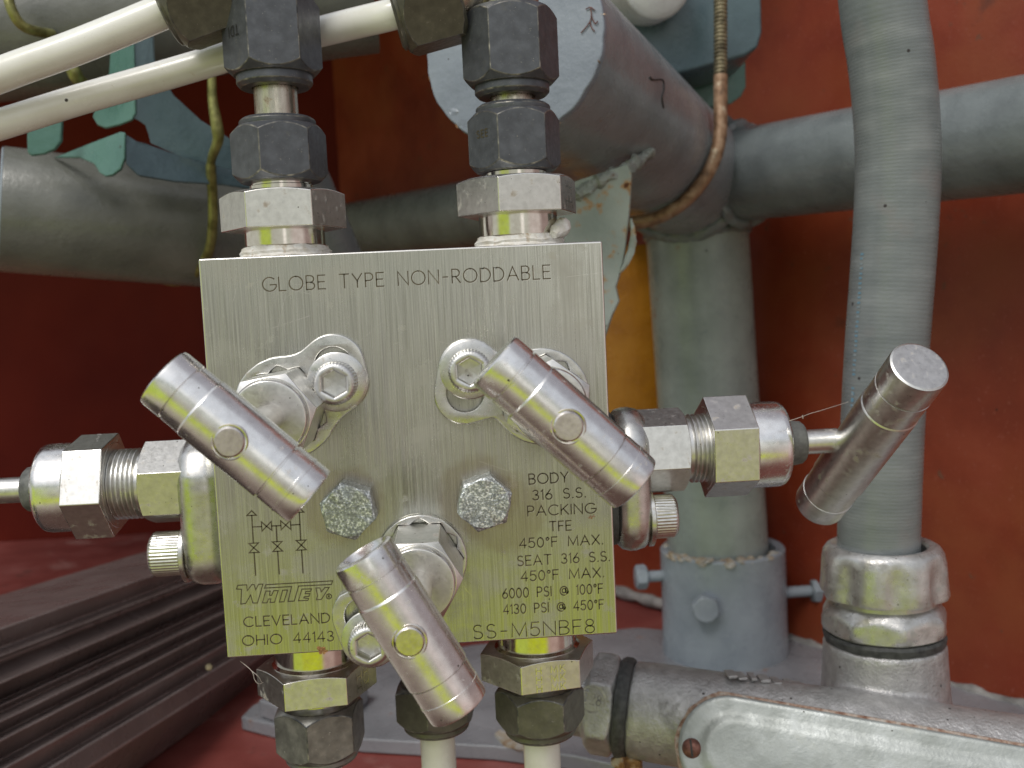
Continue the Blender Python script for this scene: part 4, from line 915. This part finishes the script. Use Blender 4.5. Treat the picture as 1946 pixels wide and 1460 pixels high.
def front_valve(label, e0, e1, scr, slot_to, hex_e, rec0, rec1, ring=11.6):
    a_, b_ = P(*e0, -HC), P(*e1, -HC); c = (a_ + b_) / 2; F = frame(V((c.x, 0, c.z)), FRONT, (1, 0, 0))
    inv = F.inverted(); l2 = lambda p: (lambda q: V((q.x, q.y)))(inv @ p)
    gm = G(); nut(gm, F, 1.0, 21.0, 17.4, R(hex_e), 0, .95, .955, .55)
    polar(gm, F, [(0, 20.8), (8.15, 20.9), (8.3, 21.2), (8.3, 23.2), (8.0, 23.7), (7.2, 23.85), (3.2, 23.7), (0, 23.7)], 64)
    bn = obj('needle_valve', gm, 'satin', mf, bevel=0.2, ang=24, edge='satin_edge', label=label)
    gm = polar(G(), F, [(0, 23), (3.3, 23.2), (3.3, HC), (0, HC)], 32); obj('stem', gm, 'bright', bn)
    sa, sb = l2(P(*scr, -1)), l2(P(*slot_to, -1))
    out = lock_outline(ring, sa, sb, 7.4); hole = star(8.9, 10.1, 12, R(hex_e))
    gm = sheet(G(), F, [out, hole, cap_loop(sa, sb, 4.3)], .05, 2.0, .35); obj('lock_plate', gm, 'plate', bn, ang=50)
    sc_ = F @ V((sa.x, sa.y, 0)); screw(bn, frame(sc_ + FRONT * 1.9, FRONT, (1, 0, 0)), 5.1, 7.0, 5.4, 40)
    handle(bn, c, b_ - a_, (b_ - a_).length, 6.3, FRONT, rec0, rec1)
    return bn
front_valve('valve with bar handle at the left of the plate, tilted down to the right', (309, 715), (590, 946), (642, 725), (634, 694), 8, .25, .25, 12.2)
front_valve('valve with bar handle at the right of the plate, hiding its lock screw', (938, 683), (1206, 921), (892, 702), (884, 748), 22, .2, .2)
front_valve('valve with bar handle at the bottom of the plate, dished upper end', (688, 1050), (873, 1345), (706, 1210), (690, 1168), 0, 1.6, .2, 11.0)
def side_valve(sgn, label, xs, axpx, hz, hex_e, nut_e, hnd, lobe_z):
    """panel-mount valve on a side face. xs: pixel columns of the joints from the block outwards"""
    o_ = P(*axpx, YV); o_ = V((sgn * 47.5, YV, o_.z)); F = frame(o_, (sgn, 0, 0), (0, -1, 0))
    q = [abs(P(x, axpx[1], YV - 8).x - o_.x) for x in xs]
    gm = G(); nut(gm, F, q[1] - 6, q[2], 19.0, R(hex_e), 0, 0, .97, .4)
    bn = obj('needle_valve', gm, 'satin', mf, bevel=0.25, ang=24, edge='satin_edge', label=label)
    prof = [(0, q[2] - 1), (8.0, q[2] - .5), (8.0, q[2] + 1.2)]; z_ = q[2] + 1.2
    while z_ < q[3] + 1: prof += [(8.1, z_), (9.0, z_ + .42), (9.0, z_ + .62), (8.1, z_ + 1.04)]; z_ += 1.16
    obj('threaded_barrel', polar(G(), F, prof + [(0, z_)], 64), 'satin', bn, ang=60)
    gm = G(); nut(gm, F, q[3], q[4], 23.4, R(nut_e), 0, .0, .0, .5); polar(gm, F, [(9.0, q[3] - .15), (11.0, q[3] - .1), (10.9, q[3] + .2)], 60)
    obj('panel_nut', gm, 'satin', bn, bevel=0.25, ang=24, edge='satin_edge')
    gm = polar(G(), F, [(0, q[4]), (10.9, q[4]), (11.2, q[4] + .3), (11.25, q[5] - 2.2), (11.0, q[5] - 1.0), (10.3, q[5] - .3), (9.2, q[5]), (5.5, q[5] + .1), (0, q[5])], 72)
    obj('gland_cap', gm, 'turned', bn)
    gm = polar(G(), F, [(0, q[5] - .5), (6.2, q[5] - .5), (6.2, q[5] + 1.0), (5.6, q[6] - .8), (5.0, q[6] - .1), (3.4, q[6]), (0, q[6])], 48); obj('packing_boot', gm, 'plastic', bn)
    gm = polar(G(), F, [(0, q[6] - 1), (3.25, q[6] - 1), (3.25, q[7]), (0, q[7])], 40); obj('stem', gm, 'satin', bn)
    # thick cupped lock plate with rounded outer edge, dark seal behind it
    lb = V((3.0, -sgn * lobe_z))
    # local x is -Y (towards the viewer), local y = z cross x
    out = lock_outline(11.8, V((1.0, lb.y)), V((-4.0, lb.y)), 8.4, 6.0, 72, (V((3.0, lb.y)), V((-4.0, lb.y))))
    gm = sheet(G(), F, [out], q[0], q[1], 4.0); obj('lock_plate', gm, 'plate', bn, ang=60)
    gm = sheet(G(), F, [[(x * .93, y * .93) for x, y in out]], 0.1, q[0] + .5, .2); obj('seal', gm, 'rubber', bn)
    sc_ = F @ V((2.6, lb.y, q[1] - .6)); screw(bn, frame(sc_, (sgn, 0, 0), (0, -1, 0)), 5.7, hz, 5.4, 40)
    if hnd: handle(bn, *hnd)
    return bn
ha, hb_ = P(1748, 696, -10), P(1557, 958, 40); hc = (ha + hb_) / 2
side_valve(1, 'valve on the right side face with its bar handle standing clear', (1165, 1236, 1312, 1352, 1436, 1506, 1546, 1612), (1300, 853), 7.6, 18, 33,
           (hc, hb_ - ha, (hb_ - ha).length, 7.4, V((0, -.5, .5)), -.02, .1, False, 'satin'), -17.0)
# left one: its handle lies outside the frame
q = P(310, 916, YV); hl = V((-47.5 - 80, YV, q.z))
side_valve(-1, 'valve on the left side face with a rounded cap and grey packing', (424, 336, 262, 200, 124, 58, 22, -60), (310, 916), 9.6, 21, -10,
           (hl, V((0, .3, .95)), 60, 7.2, V((0, -.95, .3)), 0, 0, False, 'satin'), -18.0)
# ================================================================== SPIDER SILK
gm = G()
tube(gm, spline([P(1500, 800, 4), P(1522, 793, 6), P(1540, 786, 10), P(1558, 781, 14), P(1600, 768, 30), P(1612, 764, 40)], 4), 0.07, 5)
tube(gm, [P(1526, 796, 6), P(1525, 789, 6)], 0.10, 5)
obj('spider_thread', gm, 'web', loc=P(1520, 793, 5), label='fine spider thread above the right stem', cat='spider thread', group='spider threads')
gm = G()
tube(gm, spline([P(457, 1257, 2), P(478, 1275, 0), P(484, 1292, 0), P(492, 1300, 0), P(500, 1297, 2)], 5), 0.07, 5)
tube(gm, spline([P(478, 1275, 0), P(490, 1285, -1), P(497, 1296, 0)], 5), 0.06, 5)
obj('spider_thread', gm, 'web', loc=P(480, 1280, 1), label='loose spider thread below the lower left corner of the block', cat='spider thread', group='spider threads')
